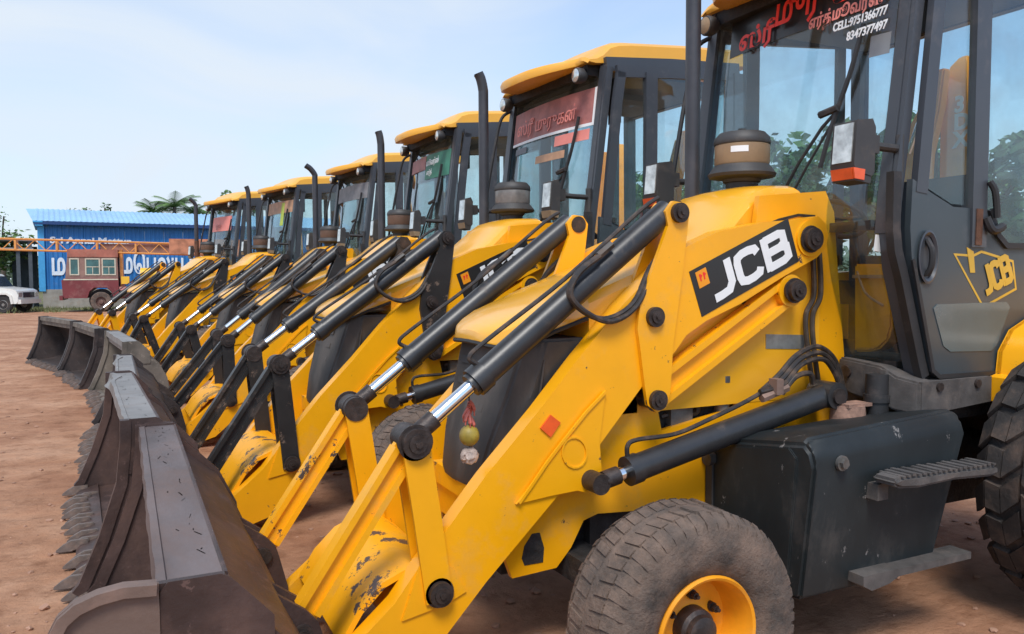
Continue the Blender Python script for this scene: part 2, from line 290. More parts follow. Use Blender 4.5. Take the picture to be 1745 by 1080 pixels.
def gheight(x,y):
    if -9<x<9 and 0<y<32:
        g=0
        for (x0,k,w) in ((-2.9,.9,.17),(-4.4,.9,.17),(-3.6,-.5,.13)):
            d=abs(x-(x0+.25*math.sin(y*.21*k)-(.10 if k>0 else .16)*y*k)); g-=.030*max(0,1-(d/w)**2)-.012*max(0,1-abs(d-w*1.25)/(w*.5))
        return g+.014*noise.noise((x*1.3,y*2.1,0))+.010*noise.noise((x*5,y*7,3.))+.005*noise.noise((x*17,y*19,7.))-.012
    return -.012
bm=B(); xs=[-900,-200,-60,-20]+[-9+.09*i for i in range(101)]+[.4+.4*i for i in range(22)]+[20,60,200,900]; ys=[-600,-100,-20,-1]+[.09*i for i in range(90)]+[8.2+.18*i for i in range(70)]+[21+.6*i for i in range(20)]+[36,50,100,300,1200]
xs=sorted(set(xs)); ys=sorted(set(ys)); V=[[bm.verts.new((x,y,gheight(x,y))) for x in xs] for y in ys]
for j in range(len(ys)-1):
    for i in range(len(xs)-1): bm.faces.new((V[j][i],V[j][i+1],V[j+1][i+1],V[j+1][i]))
tag(link('ground',bm,GM,sharp=80),kind='structure')
CLOD=mat('dirt_clod',(.36,.20,.13),.95,var=.25,vs=3)
bm=B()
for k in range(1500):
    y=.6+random.random()**1.5*24; x=-1.2*1-.24*y+random.uniform(-1.0-.12*y,3.0)
    if random.random()<.35: x=random.uniform(-.5,5); y=random.uniform(1.6,7)
    s=random.uniform(.005,.02)*(1 if random.random()<.9 else 1.8)
    g=bmesh.ops.create_icosphere(bm,subdivisions=1,radius=s,matrix=Matrix.Translation((x,y,gheight(x,y)+s*.25))@Matrix.Diagonal((random.uniform(.8,1.5),random.uniform(.8,1.4),.6,1)))
    for v in g['verts']: v.co+=Vector([random.uniform(-.2,.2)*s for _ in range(3)])
tag(link('dirt_clods',bm,CLOD),'small clods and pebbles of red dirt scattered over the yard','pebbles',kind='stuff')
# ================================================================= backhoe loader
OX,OY=1.681,3.193
# lug blocks round a tyre
def tyre(bm,cx,cy,cz,rad,w,rim,lug,seg=72,lugs=46,kind='block'):
    s=rad-rim; h=w/2
    lathe(bm,[(rim-.005,-h*.62),(rim+.012,-h*.80),(rim+s*.30,-h*.98),(rim+s*.55,-h*1.0),(rim+s*.80,-h*.93),(rad-.012,-h*.80),(rad,-h*.60),(rad+.004,0),(rad,h*.60),(rad-.012,h*.80),(rim+s*.80,h*.93),(rim+s*.5,h),(rim+s*.2,h*.95),(rim-.005,h*.62)],(cx,cy,cz),seg=seg)
    rnd=random.Random(3)
    def patch(t0,t1,ya,yb,skew,hh,dr=0,drb=0):
        # raised block between angles t0..t1 and widths ya..yb
        P=[]
        for rr in (0,1):
            for (tt,yy,dd) in ((t0,ya,dr),(t1,ya,dr),(t1+skew,yb,drb),(t0+skew,yb,drb)):
                q=rad-dd-.012+(hh+.012)*rr; cc=(tt-(t0+t1)/2)*(.9 if rr else 1)+(t0+t1)/2
                P.append(bm.verts.new((cx+q*math.cos(cc),cy+yy*(.97 if rr else 1),cz+q*math.sin(cc))))
        for q in ((4,5,6,7),(0,1,5,4),(1,2,6,5),(2,3,7,6),(3,0,4,7)):
            try: bm.faces.new([P[i] for i in q])
            except Exception: pass
    st=2*PI/lugs
    if kind=='block':
        for i in range(lugs):
            t=i*st
            for sgn in (-1,1):
                o=(0 if sgn<0 else st/2); j=rnd.uniform(-.004,.003)
                patch(t+o,t+o+st*.66,sgn*h*.60,sgn*h*.93,st*.12,lug+j,0,.030)
                patch(t+o+st*.3,t+o+st*.3+st*.70,sgn*h*.10,sgn*h*.54,-st*.25,lug*.9+j,0,0)
    else:
        for i in range(lugs):
            for sgn in (-1,1):
                t=i*st+(0 if sgn<0 else st/2)
                patch(t,t+st*.80,sgn*h*.03,sgn*h*.38,st*.50,lug); patch(t+st*.44,t+st*1.27,sgn*h*.40,sgn*h*.70,-st*.10,lug); patch(t+st*.36,t+st*1.16,sgn*h*.72,sgn*h*1.0,st*.40,lug,0,.034)
    bmesh.ops.recalc_face_normals(bm,faces=bm.faces[:])
def make_front_wheel(root,s,turn=0,rimm=YR):
    yc=s*1.035; cz=.402; w=.32
    t=one('front_wheel',lambda b:tyre(b,0,0,0,.396,w,.188,.009,seg=96,lugs=52),TYRE,root,sharp=50); t.location=(.02,yc,cz); t.rotation_euler=(0,random.uniform(0,6),turn)
    q=B(); k=s
    lathe(q,[(.196,k*.110),(.203,k*.135),(.197,k*.147),(.188,k*.142),(.182,k*.125),(.176,k*.108),(.172,k*.055),(.162,k*.022),(.130,k*.018),(.080,k*.042),(.070,k*.042)],(0,0,0),seg=56)
    link('rim',q,rimm,t)
    q=B(); lathe(q,[(.074,k*.03),(.070,k*.085),(.058,k*.095),(.055,k*.115),(.035,k*.125),(.0001,k*.127)],(0,0,0),seg=28); link('hub',q,PIN,t)
    for i in range(6):
        a=2*PI*i/6+.3; q=B(); x,z=.108*math.cos(a),.108*math.sin(a)
        cyl(q,(x,k*.025,z),(x,k*.046,z),.017,seg=16); cyl(q,(x,k*.044,z),(x,k*.066,z),.013,seg=6); cyl(q,(x,k*.064,z),(x,k*.078,z),.007,seg=8); link('wheel_nut',q,PIN,t)
    return t
def make_rear_wheel(root,s):
    t=one('rear_wheel',lambda b:tyre(b,0,0,0,.625,.46,.33,.026,seg=64,lugs=25,kind='chev'),TYR2,root,sharp=50); t.location=(2.45,s*1.09,.645); t.rotation_euler=(0,.12,0)
    q=B(); k=s; lathe(q,[(.34,k*.20),(.35,k*.225),(.33,k*.22),(.31,k*.17),(.30,k*.06),(.16,k*.08),(.13,k*.14),(.0001,k*.15)],(0,0,0),seg=48); link('rim',q,YR,t)
def sweep(t): return t
def bucket(root,P):
    S,ST,W=P['st'],P['stt'],1.13; dx,dz=P.get('bdx',0),P.get('bdz',0)
    A=lambda x,z:(x+dx*z/.85,z*(1+dz))
    inner=[(-1.83,.03),(-1.50,.045),(-1.28,.09),(-1.20,.22),(-1.22,.42),(-1.30,.60),(-1.45,.74),(-1.52,.74)]
    outer=[(-1.53,.715),(-1.44,.715),(-1.275,.585),(-1.19,.42),(-1.165,.2),(-1.25,.06),(-1.5,.01),(-1.83,.0)]
    bm=B(); prism(bm,[A(*q) for q in inner+outer],-W,W); bk=link('bucket',bm,S,root,.004)
    side=[(-1.632,.862),(-1.634,.758),(-1.657,.554),(-1.742,.301),(-1.83,.087),(-1.855,.03),(-1.855,0),(-1.5,0),(-1.25,.05),(-1.16,.2),(-1.18,.42),(-1.265,.60),(-1.455,.80),(-1.475,.862)]
    front=[(-1.624,.862),(-1.626,.758),(-1.649,.554),(-1.734,.301),(-1.827,.087),(-1.86,.05)]
    for s in (-1,1):
        bm=B(); y0=s*W; y1=s*(W+.022)
        wing=(s<0 and P.get('wing'))
        prism(bm,[A(*q) for q in side],y0,y1)
        o=link('side_plate',bm,S,bk,.004)
        if not wing:
            bm=B(); strip(bm,[A(*q) for q in front],.05,s*(W-.016),s*(W+.034)); link('side_rim',bm,S,bk,.006)
        else:
            wg=[(-1.625,.868),(-1.70,.875),(-1.76,.868),(-1.805,.852),(-1.838,.826),(-1.856,.79),(-1.862,.74),(-1.86,.45),(-1.88,.10),(-1.62,.08)]
            bm=B(); prism(bm,wg,y1-.012,y1+.0); link('side_wing',bm,STW,bk,.003)
            bm=B(); strip(bm,[(-1.63,.858),(-1.70,.864),(-1.752,.857),(-1.795,.842),(-1.825,.818),(-1.842,.785),(-1.848,.74),(-1.846,.3)],.026,y1-.03,y1+.012); link('wing_rim',bm,STW,bk,.004)
            bm=B(); strip(bm,[A(-1.622,.845),A(-1.622,.3)],.018,y1,y1+.01); link('wing_weld',bm,TAN,bk)
    # spill guard beam
    bm=B(); beam=[A(-1.616,.835),A(-1.608,.852),A(-1.472,.852),A(-1.462,.838),A(-1.43,.735),A(-1.60,.715)]
    prism(bm,beam,-W+.004,W-.004)
    bb=link('spill_beam',bm,ST,bk,.005)
    bm=B()
    n=26; L=[];rr=random.Random(P['i'])
    for i in range(n+1):
        y=-W+.01+(2*W-.02)*i/n; k=rr.uniform(-.0025,.0025); dent=P.get('dent',0)*math.exp(-((y-.9)/.16)**2)
        x0,z0=A(-1.622,.84); L.append([(x0-.012+k-dent*.5,y,z0-.05),(x0+.010,y,z0-.05),(x0+.018+dent,y,z0+.012),(x0+.014+dent,y,z0+.020+k),(x0-.008+k+dent,y,z0+.018+k)])
    loft(bm,L); link('beam_lip',bm,ST,bk)
    for s in (-1,1):   # rolled end caps of the beam
        bm=B(); q=[A(-1.624,.80),A(-1.622,.845),A(-1.605,.866),A(-1.485,.866),A(-1.462,.853),A(-1.36,.74),A(-1.36,.60),A(-1.62,.60)]
        prism(bm,q,s*(W+.0225),s*(W+.030)); link('beam_end_cap',bm,S,bk,.003)
    # cutting edge and teeth
    bm=B(); prism(bm,[A(-1.865,.010),A(-1.84,.032),A(-1.72,.055),A(-1.72,.036),A(-1.86,.0)],-W,W); link('cutting_edge',bm,S,bk,.003)
    bm=B(); secs=[]
    for x,hw,z0,z1 in ((-1.76,.017,.03,.062),(-1.85,.020,.0,.062),(-1.89,.017,.0,.042),(-1.93,.006,.0,.012)):
        X,_=A(x,0); secs.append([(X,-hw,z0),(X,hw,z0),(X,hw*.8,z1),(X,-hw*.8,z1)])
    loft(bm,secs); bmesh.ops.translate(bm,verts=bm.verts[:],vec=(0,-W+.06,0)); t0=link('tooth',bm,TOOTH,bk,.004); NT=18
    for i in range(1,NT):
        o=t0.copy(); COL.objects.link(o); o.location=(random.uniform(-.006,.006),(2*W-.12)*i/(NT-1),0); o.rotation_euler=(0,0,random.uniform(-.04,.04)); 
    rr=random.Random(40+P['i']); bm=B()
    for q in range(26):
        y=rr.uniform(-W+.1,W-.1); t=rr.uniform(.1,.9); z=A(-1.5,.8525)[1]; x=-1.60+.12*t; d=rr.uniform(.01,.05); w=rr.uniform(.001,.0035); a=rr.uniform(-.5,.5)
        x=A(x,.85)[0]; bm.faces.new([bm.verts.new((x,y,z+.0008)),bm.verts.new((x+w,y,z+.0008)),bm.verts.new((x+w+d*a,y+d,z+.0008)),bm.verts.new((x+d*a,y+d,z+.0008))])
    bmesh.ops.solidify(bm,geom=bm.faces[:],thickness=.0006); o=link('beam_scratches',bm,ST2,bk,smooth=False); o['kind']='stuff'
    bm=B(); tube(bm,[(A(-1.470,.85)[0],-W+.01,A(0,.851)[1]),(A(-1.470,.85)[0],W-.01,A(0,.851)[1])],.0065,seg=6,sm=False); link('beam_weld',bm,S,bk)
    # hinge lugs behind the bucket
    for s in (-1,1):
        bm=B()
        for yy in (.37,.485):
            prism(bm,[(-1.25,.53),(-1.15,.455),(-1.11,.41),(-1.095,.36),(-1.06,.22),(-1.06,.12),(-1.15,.09),(-1.20,.3)],s*yy-.012,s*yy+.012)
        link('hinge_lug',bm,S,bk)
        bm=B(); cyl(bm,(-1.165,s*.34,.375),(-1.165,s*.515,.375),.036); cyl(bm,(-1.165,s*.515,.375),(-1.165,s*.528,.375),.022); link('hinge_pin',bm,PIN,bk,.004)
    return bk
def pin(root,x,z,s,y0,y1,rad=.042,parent=None,name='pivot_pin'):
    bm=B(); sg=1 if s>0 else -1
    cyl(bm,(x,s*y0,z),(x,s*y1,z),rad,seg=24); cyl(bm,(x,s*y1,z),(x,s*(y1+.010),z),rad*.62,seg=20); cyl(bm,(x,s*(y1+.010),z),(x,s*(y1+.018),z),rad*.26,seg=6)
    cyl(bm,(x,s*(y1-.030),z),(x,s*(y1-.024),z),rad*1.22,seg=22)
    o=link(name,bm,PIN,parent or root,.003); return o
ARM=[(1.20,1.855),(1.255,1.868),(1.305,1.835),(1.325,1.78),(1.31,1.72),(1.255,1.675),(1.05,1.588),(.792,1.466),(.60,1.395),(.49,1.335),(.433,1.269),(.34,1.19),(.264,1.131),(.053,.902),(-.14,.719),(-.291,.577),(-.459,.419),(-.622,.247),(-.80,.09),(-.98,.035),(-1.08,.06),(-1.115,.13),(-1.07,.20),(-.928,.314),(-.825,.402),(-.722,.533),(-.628,.636),(-.464,.826),(-.23,1.063),(-.042,1.269),(.165,1.475),(.312,1.600),(.45,1.700),(.668,1.785),(.92,1.832)]
def arm_side(root,P,s):
    LK=P['link']; px,pz=P['pin']; AR=P.get('arm',Y)
    bm=B(); prism(bm,ARM,s*.37,s*.455); arm=link('loader_arm',bm,AR,root,.005)
    # gusset plate with raised rim and eye
    bm=B(); prism(bm,[(.075,1.125),(-.02,1.03),(-.14,.905),(-.25,.79),(-.335,.708),(-.18,.722),(-.06,.728),(-.02,.715),(.035,.735),(.055,.80),(.045,.92),(.062,1.04)],s*.4555,s*.466); link('gusset_plate',bm,AR,arm,.004)
    bm=B(); strip(bm,[(.07,1.12),(-.02,1.045),(-.12,.945),(-.20,.86),(-.27,.775),(-.325,.712)],.012,s*.466,s*.474); link('gusset_rim',bm,AR,arm,.003)
    bm=B(); strip(bm,[(-.075+.05*math.cos(a)*.55-.05*math.sin(a),.885+.05*math.cos(a)+.05*math.sin(a)*.75) for a in [2*PI*i/16 for i in range(16)]],.007,s*.466,s*.472,closed=True); link('gusset_ring',bm,AR,arm)
    # lower plate round the front lever pivot
    bm=B(); prism(bm,[(-.80,.335),(-.63,.365),(-.545,.40),(-.60,.50),(-.70,.575),(-.735,.52)],s*.4555,s*.463); link('pivot_plate',bm,AR,arm,.003)
    if s<0:
        if P['i']==1: bm=B(); prism(bm,[(-.225,.995),(-.18,1.045),(-.135,1.01),(-.18,.955)],-.463,-.4555); link('side_reflector',bm,ORG,arm,.003)

        # maker's plate on the arm
        o=Vector((.572,1.412)); ud=Vector((1.136-.572,1.656-1.412)); vd=Vector((.501-.572,1.608-1.412))
        q=lambda a,b:(o.x+ud.x*a+vd.x*b,o.y+ud.y*a+vd.y*b)
        bm=B(); prism(bm,[q(0,0),q(1,0),q(1,1),q(0,1)],-.4575,-.4555); dp=link('logo_panel',bm,BKV,arm,smooth=False)
        bm=B(); oo=q(.155,.13); marks(bm,oo,(ud.x*.785,ud.y*.785),(vd.x*.74,vd.y*.74),-.4605,-.4590,w=.235,ar=2.75); link('logo_letters',bm,WHT,dp,smooth=False)
        bm=B(); prism(bm,[q(.045,.57),q(.145,.57),q(.145,.92),q(.045,.92)],-.4595,-.4576); link('logo_badge',bm,YV,dp,smooth=False)
        bm=B()
        for (a,b) in ((.07,.70),(.105,.70)):
            prism(bm,[q(a,b),q(a+.012,b),q(a+.012,b+.15),q(a,b+.15)],-.4605,-.4596); prism(bm,[q(a+.012,b+.06),q(a+.028,b+.10),q(a+.012,b+.15)],-.4605,-.4596)
        link('badge_marks',bm,REDV,dp,smooth=False)
    # levelling link with two flanges, below the arm
    bm=B(); LV=[(1.10,1.520),(.322,1.07)]; strip(bm,LV,.125,s*.385,s*.415); lv=link('levelling_link',bm,AR,root,.004)
    for k in (-.05,.05):
        d=Vector((LV[1][0]-LV[0][0],LV[1][1]-LV[0][1])).normalized(); nn=Vector((-d.y,d.x))*k
        bm=B(); strip(bm,[(a+nn.x,b+nn.y) for a,b in LV],.030,s*.415,s*.443); link('link_flange',bm,AR,lv,.004)
    bm=B(); cyl(bm,(1.10,s*.38,1.52),(1.10,s*.45,1.52),.075,seg=28); link('link_boss',bm,AR,lv,.004); bm=B(); cyl(bm,(1.205,s*.45,1.762),(1.205,s*.463,1.762),.085,seg=28); link('arm_boss',bm,AR,arm,.004)
    pin(root,1.198,1.759,s,.45,.497,.052); pin(root,1.10,1.521,s,.45,.497,.048)
    # rear lever standing on the arm
    up=[(.375,1.80),(.36,1.86),(.40,1.905),(.455,1.90),(.485,1.86),(.478,1.80),(.452,1.60),(.405,1.30),(.392,1.10),(.37,1.03),(.32,1.015),(.275,1.05),(.262,1.12),(.235,1.30),(.222,1.373),(.235,1.47),(.268,1.55)]
    bm=B(); prism(bm,up,s*.456,s*.476); prism(bm,up,s*.345,s*.365); link('rear_lever',bm,LK,root,.005)
    pin(root,.428,1.856,s,.34,.496,.042); pin(root,.305,1.42,s,.45,.496,.042); pin(root,.322,1.07,s,.38,.496,.042)
    # tilt cylinder
    a=Vector((.405,s*.415,1.862)); b=Vector((px,s*.415,pz)); d=(b-a).normalized(); L=(b-a).length; e=a+d*(L*.775)
    bm=B(); cyl(bm,a-d*.01,e,.053,seg=28); cyl(bm,e-d*.055,e+d*.004,.060,seg=28); cyl(bm,e+d*.004,e+d*.02,.048,seg=24); tcy=link('tilt_cylinder',bm,BK,root,.004)
    bm=B(); cyl(bm,e,b-d*.10,.027,seg=20); link('rod',bm,CH,tcy)
    bm=B(); cyl(bm,b-d*.12,b-d*.02,.036,seg=18); cyl(bm,(b.x,s*.375,b.z),(b.x,s*.455,b.z),.058,seg=24); link('rod_end',bm,PIN,tcy,.005)
    nrm=Vector((-d.z,0,d.x)); nrm=nrm if nrm.z>0 else -nrm
    bm=B(); o=s*.012
    tube(bm,[e-d*.05+nrm*.05+Vector((0,o,0)),e-d*.04+nrm*.095+Vector((0,o,0)),e-d*.14+nrm*.10+Vector((0,o,0)),e-d*.55+nrm*.078+Vector((0,o,0)),a+d*.12+nrm*.085+Vector((0,o,0)),a+nrm*.075+Vector((0,o,0))],.0095,seg=8)
    link('steel_pipe',bm,HOSE,tcy)
    bm=B(); mid=a+d*(L*.38)
    for k in (0,1):
        kk=.014*k; yy=Vector((0,s*(.05+kk),0))
        tube(bm,[mid-d*.14+nrm*.07+yy,mid-d*.02+nrm*.075+yy,mid+d*.06+nrm*.03+yy,mid+d*.05-nrm*.07+yy*1.2,mid-d*.02-nrm*(.155+kk)+yy*1.2,mid-d*.16-nrm*(.185+kk)+yy,mid-d*.33-nrm*(.13+kk)+yy*.5,mid-d*.48-nrm*.12],.0115,seg=8)
    cyl(bm,mid-d*.14+nrm*.07+Vector((0,s*.05,0)),mid-d*.22+nrm*.07+Vector((0,s*.05,0)),.017,seg=6)
    link('hose',bm,HOSE,tcy)
    # front lever pair and bucket link
    lo=(-.657,.419)
    bm=B()
    for ya,yb in ((.458,.476),(.345,.363)): strip(bm,[(px-.0,pz+.01),(px*.5+lo[0]*.5,(pz+lo[1])/2),(lo[0],lo[1]-.03)],.105,s*ya,s*yb)
    link('front_lever',bm,LK,root,.005)
    bl=(-1.165,.375); dd=Vector((bl[0]-px,bl[1]-pz)).normalized(); q0=(px+dd.x*.02,pz+dd.y*.02); q1=(bl[0]-dd.x*.0,bl[1]-dd.y*.0)
    bm=B(); strip(bm,[q0,q1],.090,s*.393,s*.425); 
    nn=Vector((-dd.y,dd.x))
    for k in (-.034,.034): strip(bm,[(q0[0]+nn.x*k+dd.x*.03,q0[1]+nn.y*k+dd.y*.03),(q1[0]+nn.x*k-dd.x*.06,q1[1]+nn.y*k-dd.y*.06)],.024,s*.378,s*.446)
    link('bucket_link',bm,P.get('linkw',LK),root,.004)
    pin(root,px,pz,s,.34,.500,.055); pin(root,lo[0],lo[1],s,.37,.500,.046)
    # lift cylinder
    a=Vector((1.26,s*.52,1.035)); b=Vector((.0,s*.52,.765)); d=(b-a).normalized(); L=(b-a).length; e=a+d*(L*.885)
    bm=B(); cyl(bm,a,e,.056,seg=28); cyl(bm,e-d*.05,e+d*.004,.062,seg=28); cyl(bm,(a.x,s*.45,a.z),(a.x,s*.585,a.z),.062,seg=24); lc=link('lift_cylinder',bm,BK,root,.004)
    bm=B(); cyl(bm,e,b-d*.03,.028,seg=18); link('rod',bm,CH,lc)
    bm=B(); cyl(bm,b-d*.10,b-d*.03,.037,seg=18); cyl(bm,(b.x,s*.465,b.z),(b.x,s*.555,b.z),.042,seg=24); link('rod_end',bm,PIN,lc,.004); bm=B(); cyl(bm,(a.x,s*.585,a.z),(a.x,s*.60,a.z),.036,seg=20); link('pin_cap',bm,PIN,lc,.004)
    z=Vector((0,0,1)); bm=B(); tube(bm,[e+z*.05,e+z*.105,e-d*.05+z*.115,e-d*.25+z*.08,e-d*.45+z*.09,e-d*.62+z*.105,e-d*.75+z*.125],.010,seg=8); link('steel_pipe',bm,HOSE,lc)
    if s<0:
        bm=B()
        for k in range(3):
            tube(bm,[(.88-.02*k,-.50-.014*k,1.075),(.98,-.50-.014*k,1.14-.02*k),(1.10,-.49-.012*k,1.225-.022*k),(1.25,-.47-.012*k,1.255-.028*k),(1.37-.02*k,-.46-.012*k,1.19-.02*k),(1.43-.025*k,-.46-.012*k,1.06),(1.44-.03*k,-.46-.012*k,.93)],.0125,seg=8)
        tube(bm,[(.97,-.53,1.06),(1.05,-.53,1.13),(1.14,-.53,1.14),(1.17,-.52,1.09)],.013,seg=8)
        link('hose',bm,HOSE,lc); bm=B()
        for k in (0,1):
            tube(bm,[(1.285+.045*k,-.395,1.72),(1.30+.045*k,-.395,1.50),(1.245+.045*k,-.40,1.40),(1.25+.04*k,-.41,1.24),(1.30+.04*k,-.42,.95)],.0125,seg=8)
        link('steel_pipe',bm,PIPE,root)
        bm=B(); cyl(bm,(.85,-.53,1.045),(1.0,-.53,1.085),.02,seg=6); box(bm,.91,.95,-.56,-.51,1.06,1.13); link('pipe_fitting',bm,STW,root,.004)
def cab(root,P):
    # floor casting and steps
    bm=B(); stp=[[(1.50,-.37,1.03),(1.50,-.37,1.185),(1.56,-.37,1.185),(1.56,-.37,1.03)],[(1.49,-.46,1.01),(1.49,-.46,1.18),(1.56,-.46,1.18),(1.56,-.46,1.01)],[(1.49,-.62,.985),(1.49,-.62,1.165),(1.58,-.62,1.165),(1.58,-.62,.985)],[(1.495,-.70,.965),(1.495,-.70,1.125),(1.62,-.70,1.125),(1.62,-.70,.965)],[(1.53,-.795,.955),(1.53,-.795,1.105),(1.64,-.795,1.105),(1.64,-.795,.955)]]
    loft(bm,stp); link('step_front',bm,CAST,root,.010)
    bm=B(); prism(bm,[(1.545,1.106),(2.04,1.105),(2.04,.985),(1.62,.958),(1.545,.958)],-.80,-.30); link('cab_step',bm,CAST,root,.012)
    for x,z,q in ((1.66,1.078,.020),(1.93,1.078,.020)): bm=B(); cyl(bm,(x,-.812,z),(x,-.80,z),q,seg=14); link('step_bolt',bm,PIN,root,.003)
    bm=B(); cyl(bm,(1.478,-.43,1.12),(1.50,-.43,1.12),.03,seg=16); link('step_bolt',bm,PIN,root,.003)
    bm=B(); box(bm,1.480,1.50,-.66,-.63,1.0,1.15); link('step_rib',bm,CAST,root,.003)
    bm=B(); box(bm,1.62,2.95,-.72,.72,1.09,1.15); cb=link('cab_floor',bm,DK,root,.01)
    fr=[(1.635,3.12),(1.60,2.85),(1.535,2.35),(1.475,1.92),(1.465,1.78),(1.49,1.62),(1.60,1.30),(1.665,1.10)]
    for s in (-1,1):
        bm=B(); strip(bm,[(x-.02,z) for x,z in fr],.055,s*.66,s*.725); strip(bm,[(x-.042,z) for x,z in fr[:5]],.020,s*.64,s*.70); link('front_pillar',bm,CAB,cb,.012)
        bm=B(); strip(bm,[(2.86,3.2),(2.88,1.15)],.085,s*.66,s*.735); link('rear_pillar',bm,CAB,cb,.01)
        bm=B(); strip(bm,[(1.60,3.13),(2.2,3.19),(2.90,3.24)],.10,s*.62,s*.70); link('roof_rail',bm,CAB,cb,.01)
    # seal strip bulging in front of the door, lower part
    bm=B(); strip(bm,[(1.415,2.05),(1.415,1.80),(1.43,1.70),(1.475,1.585),(1.60,1.20),(1.63,1.12)],.05,-.755,-.715); link('seal_strip',bm,RUB,cb,.012)
    bm=B(); box(bm,1.60,1.66,-.62,.62,1.10,1.18); link('sill',bm,RUB,cb,.01); bm=B(); box(bm,1.43,1.49,-.60,.60,1.80,1.845); link('scuttle',bm,RUB,cb,.01)
    # windscreen, gently bowed
    bm=B(); rows=[(1.625,3.12),(1.595,2.85),(1.53,2.35),(1.465,1.90),(1.46,1.78),(1.50,1.58),(1.62,1.22),(1.655,1.12)]; ny=8
    V=[[bm.verts.new((x-.055*(1-(2*j/ny-1)**2)-.015,-.655+1.31*j/ny,z)) for j in range(ny+1)] for x,z in rows]
    for i in range(len(rows)-1):
        for j in range(ny): bm.faces.new((V[i][j],V[i+1][j],V[i+1][j+1],V[i][j+1]))
    ws=link('windscreen',bm,GT if P['i']==1 else GW,cb,sharp=60)
    md=ws.modifiers.new('thickness','SOLIDIFY'); md.thickness=.005
    # wiper
    bm=B(); tube(bm,[(1.40,-.02,1.93),(1.42,-.17,2.16),(1.44,-.30,2.32),(1.455,-.38,2.39)],.009,seg=6,sm=False); tube(bm,[(1.40,-.07,1.90),(1.42,-.22,2.13),(1.44,-.36,2.33)],.007,seg=6,sm=False); tube(bm,[(1.42,-.31,2.12),(1.445,-.36,2.33),(1.475,-.43,2.55),(1.505,-.48,2.78)],.013,seg=6); tube(bm,[(1.432,-.29,2.38),(1.445,-.39,2.40)],.018,seg=6,sm=False)
    link('wiper',bm,RUB,ws)
    # header sticker and lettering
    def wsx(z): 
        for (x0,z0),(x1,z1) in zip(rows,rows[1:]):
            if z1<=z<=z0: return x1+(x0-x1)*(z-z1)/(z0-z1)
        return 1.6
    def film(y0,y1,z0,z1,m,dx=.010,name='windscreen_sticker'):
        bm=B(); Q=[]
        for y in [y0+(y1-y0)*k/8 for k in range(9)]:
            row=[]
            for z in (z0,z1): row.append((wsx(z)-.055*(1-(y/.655)**2)-.018-dx,y,z))
            row+= [(q[0]+.003,q[1],q[2]) for q in row[::-1]]; Q.append(row)
        loft(bm,Q); return link(name,bm,m,ws,smooth=False)
    def wtext(s,size,y,z,m,dx=.02,shear=0,sx=1,offset=0):
        X=wsx(z)-.055*(1-(y/.7)**2)-.018-dx-.02; tl=math.atan2(.125,.95)
        mt=Matrix.Translation((X,y,z))@Matrix(((0,math.sin(tl)*1,-1,0),(-1,0,0,0),(0,1,0,0),(0,0,0,1)))@Matrix.Diagonal((sx,1,1,1))
        return textmesh('windscreen_lettering',s,size,mt,m,ws,shear=shear,offset=offset)
    k=P['sticker']
    if k=='main':
        film(-.56,.50,2.86,3.09,BKV,.006)
        wtext('ஸ்ரீ',.14,.37,2.865,REDV,offset=.004); wtext('முருகன்',.20,.09,2.925,REDV,sx=.78,offset=.004); wtext('எர்த்',.085,-.16,2.84,PNK,offset=.002,sx=.75); wtext('மூவர்ஸ்',.085,-.30,2.845,PNK,offset=.002,sx=.75)
        wtext('CELL:9751366777',.058,-.315,2.785,WHT,offset=.0015,sx=.72); wtext('8347377497',.058,-.40,2.72,WHT,offset=.0015,sx=.78)
        film(-.60,-.50,2.62,2.72,LIN,.004,'toll_sticker')
        bm=B(); prism(bm,[(1.40,1.775),(1.50,1.765),(1.49,1.69),(1.39,1.70)],-.66,-.655); link('white_notice',bm,WHT,ws,smooth=False)
    elif k=='red':
        film(-.64,.60,2.72,2.98,RB); film(-.64,.60,2.70,2.722,WHT,.012); film(-.62,-.60,2.72,2.98,WHT,.012); film(-.58,-.16,2.60,2.68,PNK,.010); film(-.30,.12,2.50,2.56,TB,.004); film(.30,.52,2.62,2.67,LIN,.010)
        wtext('ஸ்ரீ முருகன்',.15,.46,2.77,PNK,sx=.9)
    elif k=='green':
        film(.02,.58,2.78,2.93,RB); film(-.60,.0,2.66,2.93,GB); wtext('மூவர்ஸ்',.09,-.08,2.80,WHT,sx=.9); wtext('எர்த்',.07,-.12,2.70,WHT)
    elif k=='grey': film(-.60,.60,2.70,2.92,GRB); 
    elif k=='tan': film(-.60,.60,2.72,2.93,TB); film(-.30,-.18,2.5,2.9,mat('lime_ribbon',(.45,.55,.08),.6),.012,'ribbon')
    elif k=='orange': film(-.45,.5,2.55,2.85,PNK); wtext('ஓம்',.13,.2,2.62,RB)
    # door
    dp=[(1.50,2.02),(1.49,1.80),(1.505,1.66),(1.655,1.145),(1.70,1.115),(2.16,1.108),(2.215,1.135),(2.36,1.35),(2.74,1.66),(2.74,1.73),(2.18,1.72),(2.10,1.76),(2.05,1.90),(1.78,1.905),(1.62,1.965)]
    for s in (-1,1):
        bm=B(); prism(bm,dp,s*.735,s*.765); dr=link('door',bm,DOOR,root,.012)
        bm=B(); strip(bm,[(1.56,1.96),(1.60,2.35),(1.655,2.85),(1.69,3.07)],.075,s*.735,s*.768); strip(bm,[(1.65,3.07),(2.2,3.12),(2.76,3.17)],.085,s*.735,s*.768); strip(bm,[(2.735,3.15),(2.735,1.66)],.07,s*.735,s*.768); link('door_frame',bm,CAB,dr,.012)
        bm=B(); strip(bm,[(1.955,3.09),(1.955,1.72)],.105,s*.74,s*.778); link('door_bar',bm,CAB,dr,.014)
        bm=B(); strip(bm,[(1.95,1.90),(1.945,1.73)],.045,s*.778,s*.783); link('bar_rust',bm,EXR,dr)
